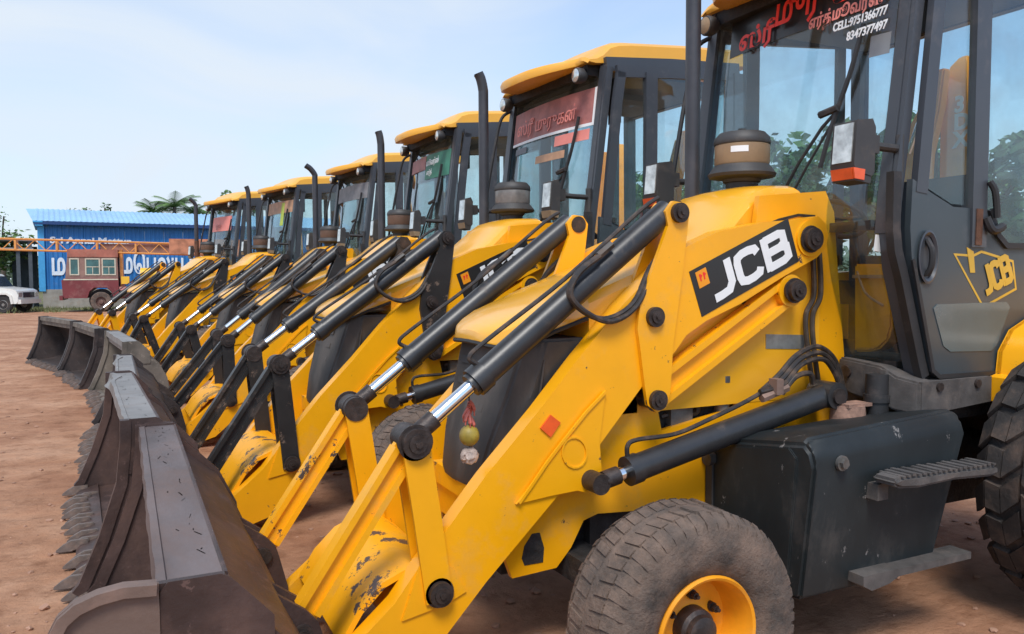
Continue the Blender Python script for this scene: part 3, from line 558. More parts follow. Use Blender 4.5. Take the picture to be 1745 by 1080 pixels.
        bm=B(); prism(bm,[(1.60,1.99),(1.78,1.92),(1.91,1.915),(1.91,3.06),(1.72,3.04),(1.64,2.35)],s*.75,s*.754); prism(bm,[(2.01,1.91),(2.12,1.78),(2.2,1.735),(2.70,1.745),(2.70,3.12),(2.01,3.06)],s*.75,s*.754); link('door_glass',bm,GT,dr,smooth=False)
        bm=B(); prism(bm,[(1.655,1.437),(1.68,1.455),(2.19,1.458),(2.217,1.43),(2.12,1.25),(2.08,1.222),(1.78,1.232),(1.73,1.26)],s*.7655,s*.7685); link('lower_door_glass',bm,GL2,dr,.002)
        bm=B(); strip(bm,[(1.505,1.66),(1.655,1.15),(1.70,1.12),(2.16,1.113),(2.21,1.14),(2.37,1.36)],.020,s*.765,s*.776); link('door_seal',bm,RUB,dr,.005)
        bm=B(); strip(bm,[(2.04,1.90),(2.10,1.78),(2.17,1.73),(2.70,1.735)],.028,s*.765,s*.780); link('window_seal',bm,RUB,dr,.006)
        # recessed handle
        bm=B(); lathe(bm,[(.001,0),(.052,.001),(.066,.004),(.070,.014),(.064,.016),(.056,.006)],(0,0,0),seg=28)
        for v in bm.verts: v.co=Vector((1.60+v.co.x*.95,s*(.765+v.co.y),1.672+v.co.z*1.75))
        bmesh.ops.recalc_face_normals(bm,faces=bm.faces[:]); h=link('door_handle',bm,CAB,dr)
        bm=B(); tube(bm,[(1.60,s*.768,1.59),(1.603,s*.79,1.63),(1.603,s*.792,1.70),(1.60,s*.768,1.75)],.014,seg=8); link('door_handle_grip',bm,RUB,dr)
        bm=B(); tube(bm,[(2.01,s*.785,2.03),(2.03,s*.80,1.98),(2.05,s*.80,1.86)],.016,seg=8); tube(bm,[(1.99,s*.785,1.86),(2.02,s*.80,1.80),(2.10,s*.795,1.82)],.020,seg=8); link('window_latch',bm,RUB,dr)
        if s<0:
            o=Vector((2.021,1.444)); ud=Vector((.236,.082)); vd=Vector((1.93-2.021,1.662-1.444))
            q=lambda a,b:(o.x+ud.x*a+vd.x*b,o.y+ud.y*a+vd.y*b)
            bm=B(); strip(bm,[(1.797,1.685),(2.015,1.435),(2.262,1.520),(2.232,1.655),(1.99,1.700),(1.93,1.680)],.012,-.7665,-.7655,closed=True)
            bm2=B(); marks(bm2,q(.12,.16),(ud.x*.85,ud.y*.85),(vd.x*.62,vd.y*.62),-.7700,-.7690,w=.22,ar=1.6); link('door_logo_letters',bm2,YD,dr,smooth=False)
            prism(bm,[(1.91,1.60),(1.945,1.60),(1.93,1.70),(1.88,1.72)],-.768,-.7655); link('door_logo_outline',bm,YD,dr,smooth=False)
    # rear of the cab
    bm=B(); box(bm,2.84,2.90,-.70,.70,1.15,1.72); box(bm,2.84,2.90,-.66,.66,3.08,3.20); link('rear_panel',bm,CAB,cb,.01)
    bm=B(); box(bm,2.868,2.873,-.66,.66,1.72,3.08); link('rear_window',bm,GT,cb,smooth=False)
    # roof
    top=[(1.46,3.165),(1.475,3.195),(1.54,3.208),(1.60,3.240),(1.66,3.298),(1.74,3.325),(1.84,3.340),(2.42,3.395),(2.95,3.43),(3.06,3.39),(3.08,3.30)]; bot=[(3.06,3.285),(2.78,3.275),(2.0,3.20),(1.66,3.150),(1.53,3.135),(1.47,3.14)]
    secs=[]; ny=24
    for j in range(ny+1):
        tt=2*j/ny-1; y=.665*tt; c=1-tt*tt; row=[]; ed=max(0,abs(tt)-.88)/.12; bw=max(0,1-(abs(tt)/.74)**3.2)
        for i,(x,z) in enumerate(top+bot):
            ff=max(0,min(1,(1.66-x)/.18)); xx=x-.26*bw*ff; zz=z-(.045 if i<len(top) else .062)*bw*ff+(.030*c if i<len(top) and x>1.7 else 0)
            if i<len(top): zz-=ed*.04
            row.append((xx,y,zz))
        secs.append(row)
    bm=B(); loft(bm,secs); rf=link('roof',bm,P.get('roof',YO),root,.012,sharp=50)
    bm=B(); box(bm,1.66,2.90,-.64,.64,3.09,3.12); link('roof_lining',bm,LIN,cb,.01)
    bm=B(); box(bm,2.1,2.45,-.15,.25,3.04,3.09); link('dome_lamp',bm,LIN,cb,.02)
    bm=B(); box(bm,1.50,1.66,-.60,.60,3.06,3.15); link('visor_underside',bm,DK,cb,.01)
    bm=B(); box(bm,1.70,1.735,-.695,-.58,2.72,3.05); link('rear_view_mirror',bm,RUB,cb,.015)
    for s in (-1,1):
        bm=B(); lathe(bm,[(.001,-.045),(.052,-.043),(.058,-.03),(.056,.01),(.034,.045),(.001,.055)],(1.46,s*.565,3.055),'X',24); wl=link('work_lamp',bm,PLB,root)
        bm=B(); lathe(bm,[(.001,-.055),(.03,-.053),(.047,-.044)],(1.46,s*.565,3.055),'X',20); link('lens',bm,LENS if s<0 or P['i']>1 else TAN,wl)
        bm=B(); tube(bm,[(1.48,s*.565,3.09),(1.51,s*.57,3.13),(1.54,s*.58,3.15)],.012,seg=6); link('lamp_stem',bm,RUB,wl)
    bm=B(); tube(bm,[(1.60,.69,3.05),(1.50,.735,2.98),(1.44,.745,2.75),(1.36,.745,2.35),(1.30,.74,1.98),(1.36,.70,1.93)],.014,seg=8); link('grab_bar',bm,RUB,root)
    # headlights on brackets
    for s in (-1,1):
        xb=1.215 if P['i']==1 else 1.165; ww=.064; c_=s*.70
        hb=B(); prism(hb,[(1.085,2.06),(1.100,2.275),(xb-.02,2.29),(xb,2.25),(xb-.005,2.03),(xb-.02,2.01),(1.10,2.03)],c_-ww,c_+ww); prism(hb,[(1.095,1.985),(1.085,2.052),(xb-.01,2.045),(xb-.025,1.975)],c_-ww+.004,c_+ww-.004); hl=link('headlight',hb,PLB,root,.014)
        q=B(); prism(q,[(1.079,2.075),(1.094,2.265),(1.100,2.265),(1.085,2.075)],c_-ww+.014,c_+ww-.014); link('lens',q,LENS,hl,.003)
        q=B(); prism(q,[(1.088,1.992),(1.078,2.045),(1.086,2.047),(1.095,1.992)],c_-ww+.008,c_+ww-.008); prism(q,[(1.089,1.993),(1.080,2.046),(1.15,2.040),(1.145,1.988)],*((c_-ww-.003,c_-ww+.005) if s<0 else (c_+ww-.005,c_+ww+.003))); link('indicator',q,ORG if P['i']==1 else TAN,hl,.003)
        q=B(); tube(q,[(xb-.01,c_,2.18),(1.30,s*.71,2.17),(1.44,s*.70,2.17)],.022,seg=10); box(q,xb-.002,xb+.06,c_-.035,c_+.035,2.13,2.22); tube(q,[(1.44,s*.705,2.24),(1.44,s*.705,2.05)],.022,seg=8); link('lamp_bracket',q,PLB,hl,.008)
        for ob in (hl,): ob.location=(.045 if P['i']==1 else .0,0,.25); ob.scale=(1,1,.88)
    # interior
    bm=B(); box(bm,2.15,2.60,-.26,.26,1.42,1.56); box(bm,2.25,2.5,-.16,.16,1.15,1.42); st=link('seat',bm,P.get('seatm',SEAT),root,.04)
    bm=B(); prism(bm,[(2.50,1.54),(2.62,1.54),(2.74,2.15),(2.64,2.16)],-.24,.24); link('backrest',bm,P.get('seatm',SEAT),root,.04)
    bm=B(); tube(bm,[(1.72,.0,1.15),(1.78,0,1.55),(1.86,0,1.86)],.035,seg=10); sc=link('steering_column',bm,RUB,root)
    bm=B(); n=28; P_=[(1.88+.19*math.cos(2*PI*i/n)*.45,.19*math.sin(2*PI*i/n),1.90+.19*math.cos(2*PI*i/n)*.9*-.0+ -.19*math.cos(2*PI*i/n)*.5) for i in range(n+1)]; tube(bm,P_,.014,seg=8,sm=False); 
    for i in (3,12,21): tube(bm,[(1.88,0,1.90),P_[i]],.01,seg=6,sm=False)
    link('steering_wheel',bm,RUB,sc)
    bm=B(); box(bm,1.72,1.84,.25,.60,1.15,1.80); link('console',bm,SEAT,root,.02)
    # orange tank panel seen through the lower windscreen
    bm=B(); V=[(-.281,1.648),(-.472,1.645),(-.488,1.558),(-.51,1.444),(-.512,1.344),(-.492,1.271),(-.442,1.223),(-.38,1.202),(-.29,1.193)]
    a=[bm.verts.new((1.70,y,z)) for y,z in V]; b=[bm.verts.new((1.80,y,z)) for y,z in V]; bm.faces.new(a); bm.faces.new(b[::-1])
    for i in range(len(V)): bm.faces.new((a[i],b[i],b[(i+1)%len(V)],a[(i+1)%len(V)]))
    bmesh.ops.recalc_face_normals(bm,faces=bm.faces[:]); link('orange_panel',bm,INY,root,.01)
    bm=B(); box(bm,1.685,1.698,-.475,-.285,1.575,1.592); tube(bm,[(1.69,-.31,1.61),(1.685,-.37,1.50),(1.69,-.47,1.44)],.006,seg=6); link('panel_cable',bm,TB,root)
def loader(P):
    i=P['i']; x,y,a=P['pos']
    root=bpy.data.objects.new('backhoe_loader',None); COL.objects.link(root); root.location=(OX+x,OY+y,0); root.rotation_euler=(0,0,a); root.empty_display_size=.3
    tag(root,P['label'],'backhoe loader','backhoe loaders parked in a row')
    LK=P['link']
    # chassis rails
    pl=[(-.33,.60),(-.34,.47),(-.305,.375),(-.10,.385),(-.03,.46),(.03,.565),(.10,.585),(.66,.545),(.72,.50),(.74,.40),(2.5,.40),(2.5,.95),(1.56,.95),(1.545,1.20),(1.50,1.55),(1.46,1.90),(1.40,2.0),(.98,1.96),(.92,1.60),(.885,1.25),(.86,.98),(.43,.91),(.405,1.02),(.30,1.06),(.15,1.05),(.0,.93),(-.20,.76)]
    bm=B(); 
    for s in (-1,1): prism(bm,pl,s*.335,s*.365)
    ch=link('chassis',bm,Y,root,.006)
    bm=B(); box(bm,-.38,-.34,-.36,.36,.50,.70); box(bm,-.40,-.30,-.30,.30,.64,.73); link('front_crossmember',bm,YW,root,.02)
    bm=B(); prism(bm,[(-.262,.45),(-.25,.50),(-.215,.545),(-.18,.545),(-.16,.48),(-.165,.42),(-.25,.42)],-.368,-.3655); link('chassis_slot',bm,DK,ch,smooth=False)
    bm=B(); 
    for xx,zz in ((.12,.60+.12),(.885,1.47),(.90,.82)): cyl(bm,(xx,-.372,zz),(xx,-.364,zz),.012,seg=8)
    link('chassis_bolts',bm,PIN,ch)
    bm=B(); prism(bm,[(1.025,1.315),(1.27,1.303),(1.27,1.235),(1.025,1.247)],-.370,-.3655); pp=link('name_plate',bm,PLATE,ch,.002)
    bm=B(); box(bm,.10,1.45,-.30,.30,.35,1.15); box(bm,-.3,.15,-.25,.25,.35,.6); eng=link('engine',bm,DK,root,.03)
    bm=B(); rr=random.Random(5)
    for k in range(26):
        xx=rr.uniform(.42,.88); zz=rr.uniform(.88,1.42); tube(bm,[(xx,-.30,zz),(xx+rr.uniform(-.06,.06),-.325,zz+rr.uniform(-.02,.14)),(xx+rr.uniform(-.1,.1),-.30,zz+rr.uniform(0,.22))],rr.uniform(.006,.016),seg=6)
    link('engine_lines',bm,HOSE,root)
    bm=B(); cyl(bm,(.80,-.325,.95),(.80,-.325,1.28),.035,seg=14); cyl(bm,(.80,-.325,1.10),(.80,-.325,1.13),.045,seg=14); box(bm,.50,.62,-.34,-.30,.92,1.02); cyl(bm,(.62,-.33,1.05),(.66,-.345,1.16),.02,seg=8); link('engine_filter',bm,GRM,root,.004)
    # tower cross plates
    bm=B(); box(bm,1.35,1.45,-.335,.335,1.0,1.85); link('tower_plate',bm,Y,ch,.005)
    # bonnet
    S=[(-.335,1.340,.08,1.318),(-.330,1.352,.155,1.314),(-.315,1.366,.215,1.310),(-.290,1.382,.268,1.308),(-.25,1.404,.312,1.312),(-.19,1.434,.342,1.335),(-.10,1.468,.356,1.375),(.055,1.53,.365,1.43),(.06,1.532,.365,1.0),(.30,1.62,.365,1.0),(.55,1.715,.365,1.0),(.72,1.785,.362,1.0),(.83,1.85,.345,1.0),(.95,1.955,.325,1.0),(1.02,2.005,.315,1.0),(1.10,2.028,.31,1.0),(1.27,2.035,.31,1.0),(1.30,2.02,.315,1.0),(1.355,1.945,.335,1.0),(1.37,1.86,.345,1.0)]
    def sec(x,zt,w,zb):
        z1=max(zb+.006,zt-.055); zs=max(zb+.003,zt-.12); k=min(1,max(0,(x-.30)/.25)); zc=(1-k)*zs+k*min(zs,1.655+.215*min(1,max(0,(x-.55)/.62))); wl=w+(.367-w)*k; e=.014*k
        return [(x,-wl,zb),(x,-wl,zc),(x,-w,zc+e+.002),(x,-w*.985,max(z1,zc+e+.004)),(x,-w*.93,zt-.018),(x,-w*.80,zt-.004),(x,-w*.4,zt+.004),(x,0,zt+.008),(x,w*.4,zt+.004),(x,w*.80,zt-.004),(x,w*.93,zt-.018),(x,w*.985,max(z1,zc+e+.004)),(x,w,zc+e+.002),(x,wl,zc),(x,wl,zb)]
    bm=B(); loft(bm,[sec(*q) for q in S]); bo=link('bonnet',bm,YH,root,sharp=24)
    bm=B()
    tube(bm,[(.05,-.362,1.415),(-.10,-.356,1.366),(-.19,-.342,1.326),(-.25,-.312,1.303),(-.29,-.268,1.299),(-.318,-.20,1.301),(-.334,-.09,1.308),(-.337,0,1.310),(-.334,.09,1.308),(-.318,.20,1.301),(-.29,.268,1.299),(-.25,.312,1.303),(-.19,.342,1.326),(-.10,.356,1.366),(.05,.362,1.415)],.010,seg=6,sm=False); link('bonnet_seal',bm,RUB,bo)
    bm=B(); strip(bm,[(.60,1.68),(.75,1.73),(.95,1.80),(1.10,1.852),(1.22,1.878),(1.33,1.875)],.013,-.3695,-.33); tube(bm,[(.70,-.37,1.735),(.715,-.385,1.765),(.74,-.37,1.75)],.008,seg=6); link('bonnet_crease',bm,DK,bo)
    # nose grille
    def ring(z,xf,wf,xr,wr): 
        k=.05; return [(xr,wr,z),(xf+.10,wf+.02,z),(xf+.025,wf-.025,z),(xf,wf-.10,z),(xf-.012,0,z),(xf,-wf+.10,z),(xf+.025,-wf+.025,z),(xf+.10,-wf-.02,z),(xr,-wr,z)]
    bm=B(); loft(bm,[ring(.70,-.40,.22,.05,.32),(ring(.74,-.408,.23,.05,.33)),ring(.90,-.375,.27,.05,.345),ring(1.10,-.315,.315,.05,.352),ring(1.28,-.262,.34,.05,.355),ring(1.335,-.245,.34,.05,.355)]); ng=link('nose_grille',bm,NOSE,root,.012,sharp=30)
    for k in range(5):
        z=.84+.09*k; xx=-.418+(z-.70)*.255; bm=B(); strip(bm,[(xx-.004,z),(xx+.006,z+.03)],.008,-.13-.012*k,.13+.012*k); link('grille_slat',bm,NOSE,ng)
    bm=B(); 
    if i>=2:
        prism(bm,[(-.18,1.00),(-.13,1.05),(-.10,1.00),(-.15,.95)],-.357,-.350); nb=link('nose_badge',bm,WHT,ng,smooth=False); bm=B(); prism(bm,[(-.15,1.005),(-.135,1.018),(-.125,1.003),(-.14,.99)],-.359,-.357); link('badge_mark',bm,BKV,nb,smooth=False)
    if i==1: bm=B()
    if 1:
        bm=B(); tube(bm,[(-.24,-.335,.80),(-.19,-.35,1.0),(-.15,-.355,1.25)],.006,seg=6); link('grille_crease',bm,NOSE,ng)
    # air pre-cleaner
    bm=B(); lathe(bm,[(.080,-.10),(.080,.055),(.092,.06),(.098,.075),(.165,.085),(.172,.10),(.150,.13),(.138,.145)],(1.20,0,2.01),'Z',40); pc=link('air_precleaner',bm,PLB,root)
    bm=B(); lathe(bm,[(.133,.145),(.138,.155),(.138,.245),(.133,.252)],(1.20,0,2.01),'Z',40); link('bowl',bm,P['bowl'],pc)
    bm=B(); lathe(bm,[(.140,.250),(.143,.258),(.138,.285),(.115,.310),(.05,.318),(.001,.319)],(1.20,0,2.01),'Z',40); cyl(bm,(1.20,0,2.325),(1.20,0,2.345),.02,seg=8); link('cap',bm,PLB,pc)
    if i==1:
        bm=B(); 
        Q=[]
        for t in [R(205+k*4.5) for k in range(9)]: Q.append([(1.20+rr*math.cos(t),rr*math.sin(t),z) for rr,z in ((.1395,2.21),(.1395,2.24),(.137,2.24),(.137,2.21))])
        loft(bm,Q); link('bowl_label',bm,WHT,pc)
    # exhaust
    k=P.get('bend',.05); zt=P.get('ext',3.2)
    bm=B(); tube(bm,[(1.065,.23,1.9),(1.065,.23,2.5),(1.065,.23,zt-.20),(1.062,.23,zt-.12),(1.065-k*.5,.23,zt-.04),(1.065-k,.23,zt)],.040,seg=18); ex=link('exhaust_stack',bm,EXH,root)
    bm=B(); tube(bm,[(1.065-k*.97,.23,zt-.003),(1.065-k*1.02,.23,zt+.002)],.034,seg=14,sm=False); link('exhaust_mouth',bm,DK,ex)
    if i==6: one('rusty_base',lambda b:cyl(b,(1.065,.23,1.95),(1.065,.23,2.35),.043,seg=18),EXR,ex)
    # wheels and axles
    tn=P.get('turn',0)
    for s in (-1,1): make_front_wheel(root,s,tn); make_rear_wheel(root,s)
    bm=B(); box(bm,-.05,.09,-.90,.90,.33,.44); cyl(bm,(-.2,0,.40),(.25,0,.40),.12,seg=16); link('front_axle',bm,DK,root,.02)
    bm=B(); cyl(bm,(2.45,-.95,.645),(2.45,.95,.645),.11,seg=16); link('rear_axle',bm,DK,root)
    if i==2: one('red_steering_ram',lambda b:(cyl(b,(.12,-.30,1.24),(.52,-.30,1.37),.030,seg=16),cyl(b,(-.02,-.30,1.195),(.12,-.30,1.24),.018,seg=12)),mat('red_ram_paint',(.42,.012,.02),.35,coat=.3),root)
    bm=B(); box(bm,1.66,3.0,-.72,-.38,.90,.97); box(bm,1.64,2.9,-.42,-.37,.36,.965); link('guard_and_shade_panel',bm,DK,root,.01)  # second dark box is added over the yellow chassis to paint the shaded gap
    # torque tube between the arms
    bm=B(); strip(bm,[(-1.0,.25),(-.93,.36),(-.84,.445),(-.74,.485),(-.64,.475),(-.57,.42),(-.55,.33)],.022,-.374,.374); link('cross_plate',bm,YW,root)
    bm=B(); cyl(bm,(-.74,-.372,.33),(-.74,.372,.33),.09,seg=24); link('torque_tube',bm,YW,root,.004)
    # fuel / battery box with step, near side
    def boxsec(x,zi,zo): return [(x,-.37,.32),(x,-.37,zi),(x,-.55,zi+.075),(x,-.93,zo),(x,-.965,zo-.03),(x,-.985,zo-.09),(x,-.92,.305),(x,-.80,.29)]
    bm=B(); loft(bm,[boxsec(.69,.80,.93),boxsec(.72,.81,.955),boxsec(.80,.83,.96),boxsec(1.55,.86,1.005),boxsec(1.585,.86,.99)])
    for v in bm.verts:
        if v.co.z<.5 and v.co.x>1.2: v.co.x-=.12
    bx=link('battery_box',bm,BOX,root,.014)
    bm=B(); q=[(.680,-.40,.40),(.680,-.40,.775),(.680,-.55,.85),(.680,-.86,.905),(.680,-.90,.87),(.680,-.86,.36),(.680,-.80,.335)]
    a_=[bm.verts.new(v) for v in q]; b_=[bm.verts.new((v[0]+.014,v[1],v[2])) for v in q]; bm.faces.new(a_); bm.faces.new(b_[::-1])
    for j in range(len(q)): bm.faces.new((a_[j],b_[j],b_[(j+1)%len(q)],a_[(j+1)%len(q)]))
    bmesh.ops.recalc_face_normals(bm,faces=bm.faces[:]); link('box_door',bm,BOX,bx,.004)
    bm=B(); cyl(bm,(.65,-.40,.77),(.685,-.40,.77),.032,seg=16); box(bm,.67,.69,-.415,-.372,.40,.79); link('box_hinge',bm,PLB,bx,.004)
    bm=B(); cyl(bm,(.83,-.985,.855),(.83,-.998,.855),.030,seg=24); cyl(bm,(.83,-.998,.855),(.83,-1.012,.855),.020,seg=6); link('box_bolt',bm,GRM,bx,.003)
    bm=B(); pts=[]
    loft(bm,[[(x,-1.00,z),(x,-1.11-.01*math.sin(x*40),z),(x,-1.11,z+h),(x,-1.00,z+h)] for x,z,h in ((.985,.772,.024),(1.03,.755,.048),(1.12,.750,.050),(1.35,.752,.044),(1.57,.742,.046),(1.62,.75,.036))]); st=link('step_tread',bm,CAST,bx,.012)
    bm=B()
    for k in range(19): xx=1.03+k*.031; hh=(k*37%5)*.0016; box(bm,xx,xx+.013+hh,-1.112+hh,-1.0,.800-.010*k/19,.8045-.010*k/19+hh)
    box(bm,1.0,1.06,-1.02,-.95,.69,.755); link('tread_cleats',bm,CAST,bx,.003)
    bm=B(); box(bm,1.05,1.62,-1.0,-.90,.350,.380); prism(bm,[(.95,.345),(1.0,.318),(1.10,.33),(1.16,.352),(1.16,.384),(.95,.384)],-1.002,-.88); link('lower_step_bar',bm,CAST,bx,.012)
    bm=B(); cyl(bm,(1.475,-.62,.86),(1.475,-.62,1.13),.052,seg=20); cyl(bm,(1.475,-.62,1.0),(1.475,-.62,1.035),.060,seg=20); link('breather_pipe',bm,RUB,root,.006)
    bm=B(); cyl(bm,(1.33,-.58,.87),(1.33,-.58,.99),.085,.075,seg=16); cyl(bm,(1.33,-.58,.87),(1.33,-.58,.895),.11,seg=16); box(bm,1.27,1.42,-.64,-.55,.985,1.0); link('muddy_filler',bm,mat('mud_caked_metal',(.30,.17,.12),.9,var=.3,vs=15,bump=.006,bs=30),root,.008)
    # rear wing and rear frame
    for s in (-1,1):
        bm=B(); prism(bm,[(2.045,.985),(2.045,1.10),(2.215,1.135),(2.375,1.36),(2.60,1.60),(3.0,1.62),(3.1,1.5),(3.12,.95),(3.06,.95),(3.02,1.25),(2.85,1.42),(2.45,1.42),(2.20,1.32),(2.12,1.22),(2.09,.985)],s*.78,s*1.34); prism(bm,[(2.09,.985),(2.12,1.22),(2.20,1.32),(2.45,1.42),(2.85,1.42),(3.02,1.25),(3.06,.95)],s*.775,s*.80); link('rear_wing',bm,Y,root,.015)
    bm=B(); box(bm,3.02,3.14,-1.12,1.12,.45,.95); box(bm,2.4,3.1,-.3,.3,.45,1.0); rfm=link('rear_frame',bm,Y,root,.01)
    by=P.get('boom',.30)
    bm=B(); box(bm,3.14,3.34,by-.16,by+.16,.5,1.30); kp=link('king_post',bm,Y,root,.02)
    bm=B()
    loft(bm,[[(x0,by-w-sk,z),(x0+.13,by-w-sk,z),(x0+.13,by+w,z),(x0,by+w,z)] for z,x0,x1,w,sk in ((1.2,3.34,3.62,.13,0),(2.0,3.32,3.66,.125,.0),(2.45,3.30,3.64,.115,.0),(2.80,3.28,3.60,.10,.0),(2.98,3.32,3.56,.07,.0),(3.04,3.36,3.50,.03,.0))]); bo2=link('boom',bm,INY,root,.012)
    bm=B(); loft(bm,[[(3.20,by+a0,z),(3.28,by+a0,z),(3.28,by+a1,z),(3.20,by+a1,z)] for z,a0,a1 in ((1.5,.16,.40),(2.40,.12,.40),(2.7,.05,.22),(2.95,.02,.08))]); link('dipper',bm,INY,root,.012)
    bm=B(); tube(bm,[(3.16,by+.24,2.42),(3.16,by+.06,2.86)],.02,seg=10,sm=False); link('boom_ram_rod',bm,CH,root)
    for ch_,zz in (('3',2.66),('D',2.545),('X',2.43)):
        textmesh('boom_lettering',ch_,.145,Matrix.Translation((3.275,by-.005,zz))@Matrix(((0,0,-1,0),(-1,0,0,0),(0,1,0,0),(0,0,0,1))),WHT,bo2,offset=.005)
    for s in (-1,1): arm_side(root,P,s)
    bucket(root,P); cab(root,P)
    return root
BB=dict(link=BL)
ML=[dict(i=1,pos=(0,0,0),label='nearest yellow backhoe loader with yellow bucket links and a red lettered windscreen header',link=Y,linkw=YW,arm=Y,pin=(-.745,.990),st=ST1,stt=ST1T,bowl=TAN,sticker='main',wing=True,bend=.04,ext=3.25),
 dict(i=2,pos=(-.122,2.386,.046),label='second backhoe loader from the camera, black links and a red film along the windscreen top',link=BL,pin=(-.719,1.045),st=ST1,stt=ST4T,bowl=GRYB,turn=.10,sticker='red',seatm=mat('red_seat_cover',(.55,.05,.04),.8,var=.3,vs=8),bend=.045,ext=3.2,dent=.06,bdz=.03),
 dict(i=3,pos=(-.142,5.195,.01),label='third backhoe loader from the camera, with a red and green windscreen sticker',link=BL,pin=(-.672,.993),st=ST2,stt=ST4T,bowl=BRN,sticker='green',boom=-1.0,turn=.12,bend=.03,ext=3.2,dent=.05,bdz=-.11),
 dict(i=4,pos=(-.185,8.179,.097),label='fourth backhoe loader from the camera, grey windscreen film and swept exhaust tip',link=BL,pin=(-.787,.93),st=ST4,stt=ST4T,bowl=BRN,sticker='grey',bend=.13,ext=3.2),
 dict(i=5,pos=(-.662,11.166,.179),label='fifth backhoe loader from the camera, tan windscreen film with a lime green ribbon',link=BL,pin=(-.844,.945),st=ST2,stt=ST4,bowl=BRN,sticker='tan',bend=.04,ext=3.2),
 dict(i=6,pos=(-1.266,13.888,.289),label='farthest backhoe loader with yellow bucket links and a salmon windscreen sticker',link=Y,linkw=Y,pin=(-.785,.94),st=ST2,stt=ST4,bowl=BRN,sticker='orange',bend=.12,ext=3.2)]
for P in ML: loader(P)
# charm hanging from the near lever pin of the first loader
ch=bpy.data.objects.new('hanging_charm',None); COL.objects.link(ch); ch.location=(OX-.62,OY-.47,1.12); tag(ch,'good luck charm of lime, red chillies and shell hung by the nearest nose grille','charm')
LIME=mat('dried_lime',(.30,.22,.03),.5,var=.3,vs=20,dust=.3); SHL=mat('pale_shell',(.40,.31,.26),.6,var=.3,vs=30,bump=.01,bs=40); CHI=mat('red_chilli',(.45,.10,.07),.45,var=.4,vs=25)
bm=B(); tube(bm,[(0,0,.10),(0,0,-.22)],.003,seg=6,sm=False); link('string',bm,HOSE,ch)
bm=B(); 
for k in range(7):
    a=k*.9; tube(bm,[(0,0,.02-.01*k),(.018*math.cos(a),.018*math.sin(a),-.005-.01*k),(.022*math.cos(a),.022*math.sin(a),-.04-.008*k)],[.008,.007,.003],seg=6)
link('chillies',bm,CHI,ch)
bm=B(); bmesh.ops.create_icosphere(bm,subdivisions=3,radius=.040,matrix=Matrix.Translation((0,0,-.115))@Matrix.Diagonal((1,.95,1.05,1))); link('lime',bm,LIME,ch)
bm=B(); g=bmesh.ops.create_icosphere(bm,subdivisions=3,radius=.036,matrix=Matrix.Translation((0,0,-.195))@Matrix.Diagonal((1,.9,.95,1)))
for v in bm.verts: v.co+=Vector((1,1,1))*.010*noise.noise(v.co*60)
link('shell',bm,SHL,ch)
ch.location=(OX-.49,OY-.37,1.09)
# ================================================================= background
def T(x,y,rz,z=0): return Matrix.Translation((x,y,z))@Matrix.Rotation(rz,4,'Z')
def empty(name,x,y,rz,label,cat,group=None,z=0):
    o=bpy.data.objects.new(name,None); COL.objects.link(o); o.location=(x,y,z); o.rotation_euler=(0,0,rz); tag(o,label,cat,group); return o
BLU=mat('blue_sheet_wall',(.02,.16,.42),.5,var=.14,vs=.7,dust=.2,dcol=(.25,.25,.25),ds=2); BLR=mat('pale_blue_sheet_roof',(.26,.46,.66),.45,var=.1,vs=.5,dust=.3,dcol=(.45,.50,.55),ds=1.5); BLL=mat('light_blue_trim',(.06,.33,.62),.5,var=.1); CON=mat('plinth_concrete',(.32,.29,.25),.9,var=.2,vs=2,dust=.4)
WS=mat('white_wall_paint',(.72,.76,.80),.6,var=.08); DKB=mat('dark_blue_fascia',(.012,.05,.16),.5)
# shed: x along the front wall, y away
sh=empty('blue_shed',-3.87,48.85,R(4),'long blue corrugated sheet shed with pale blue roof and white Tamil lettering','shed')
def corr(bm,x0,x1,za,zb,amp,per,fn,th=.0):
    n=int((x1-x0)/per*4); top=[];bt=[]
    for i in range(n+1):
        x=x0+(x1-x0)*i/n; d=amp*(1 if (i//2)%2 else -1); top.append(bm.verts.new(fn(x,zb,d))); bt.append(bm.verts.new(fn(x,za,d)))
    for i in range(n): bm.faces.new((bt[i],bt[i+1],top[i+1],top[i]))
LX=17.; k=0
for j in range(17):
    bm=B(); corr(bm,.0+j*1.0,1.0+j*1.0,1.0,4.62,.018,.22,lambda x,z,d:(x,d,z)); link('wall_sheet',bm,BLU,sh,smooth=False)
bm=B(); box(bm,0,LX,-.05,.2,0,1.0); link('plinth',bm,CON,sh,.01)
bm=B(); prism(bm,[(0,0),(0,0),(0,0)] ,0,0) if False else None; bm.free()
bm=B(); vs=[bm.verts.new(v) for v in ((-.05,0,1.0),(-.05,0,4.55),(-.05,3.6,5.5),(-.05,7.2,4.55),(-.05,7.2,1.0))]; f0=bm.faces.new(vs); bmesh.ops.extrude_face_region(bm,geom=[f0]); bmesh.ops.translate(bm,verts=[v for v in bm.verts if v not in vs],vec=(.05,0,0)); bmesh.ops.recalc_face_normals(bm,faces=bm.faces[:]); link('gable_wall',bm,BLL,sh)
for j in range(17):
    for sd_ in (0,1):
        bm=B(); corr(bm,-.35+j*1.03,-.35+(j+1)*1.03,0,1,.016,.25,(lambda x,t,d:(x+(-.38 if (t>.5 and j==0 and x<-.3) else 0),-.45+4.05*t,4.60+.93*t+d)) if sd_==0 else (lambda x,t,d:(x,3.6+4.0*t,5.53-.95*t+d))); link('roof_sheet',bm,BLR,sh,smooth=False)
bm=B(); box(bm,-.3,LX,-.48,-.42,4.42,4.60); link('fascia',bm,DKB,sh); bm=B(); box(bm,-.16,.14,-.12,.02,.9,4.5); box(bm,-.25,.1,-.46,-.05,4.35,4.58); link('corner_trim',bm,BLL,sh,.01)
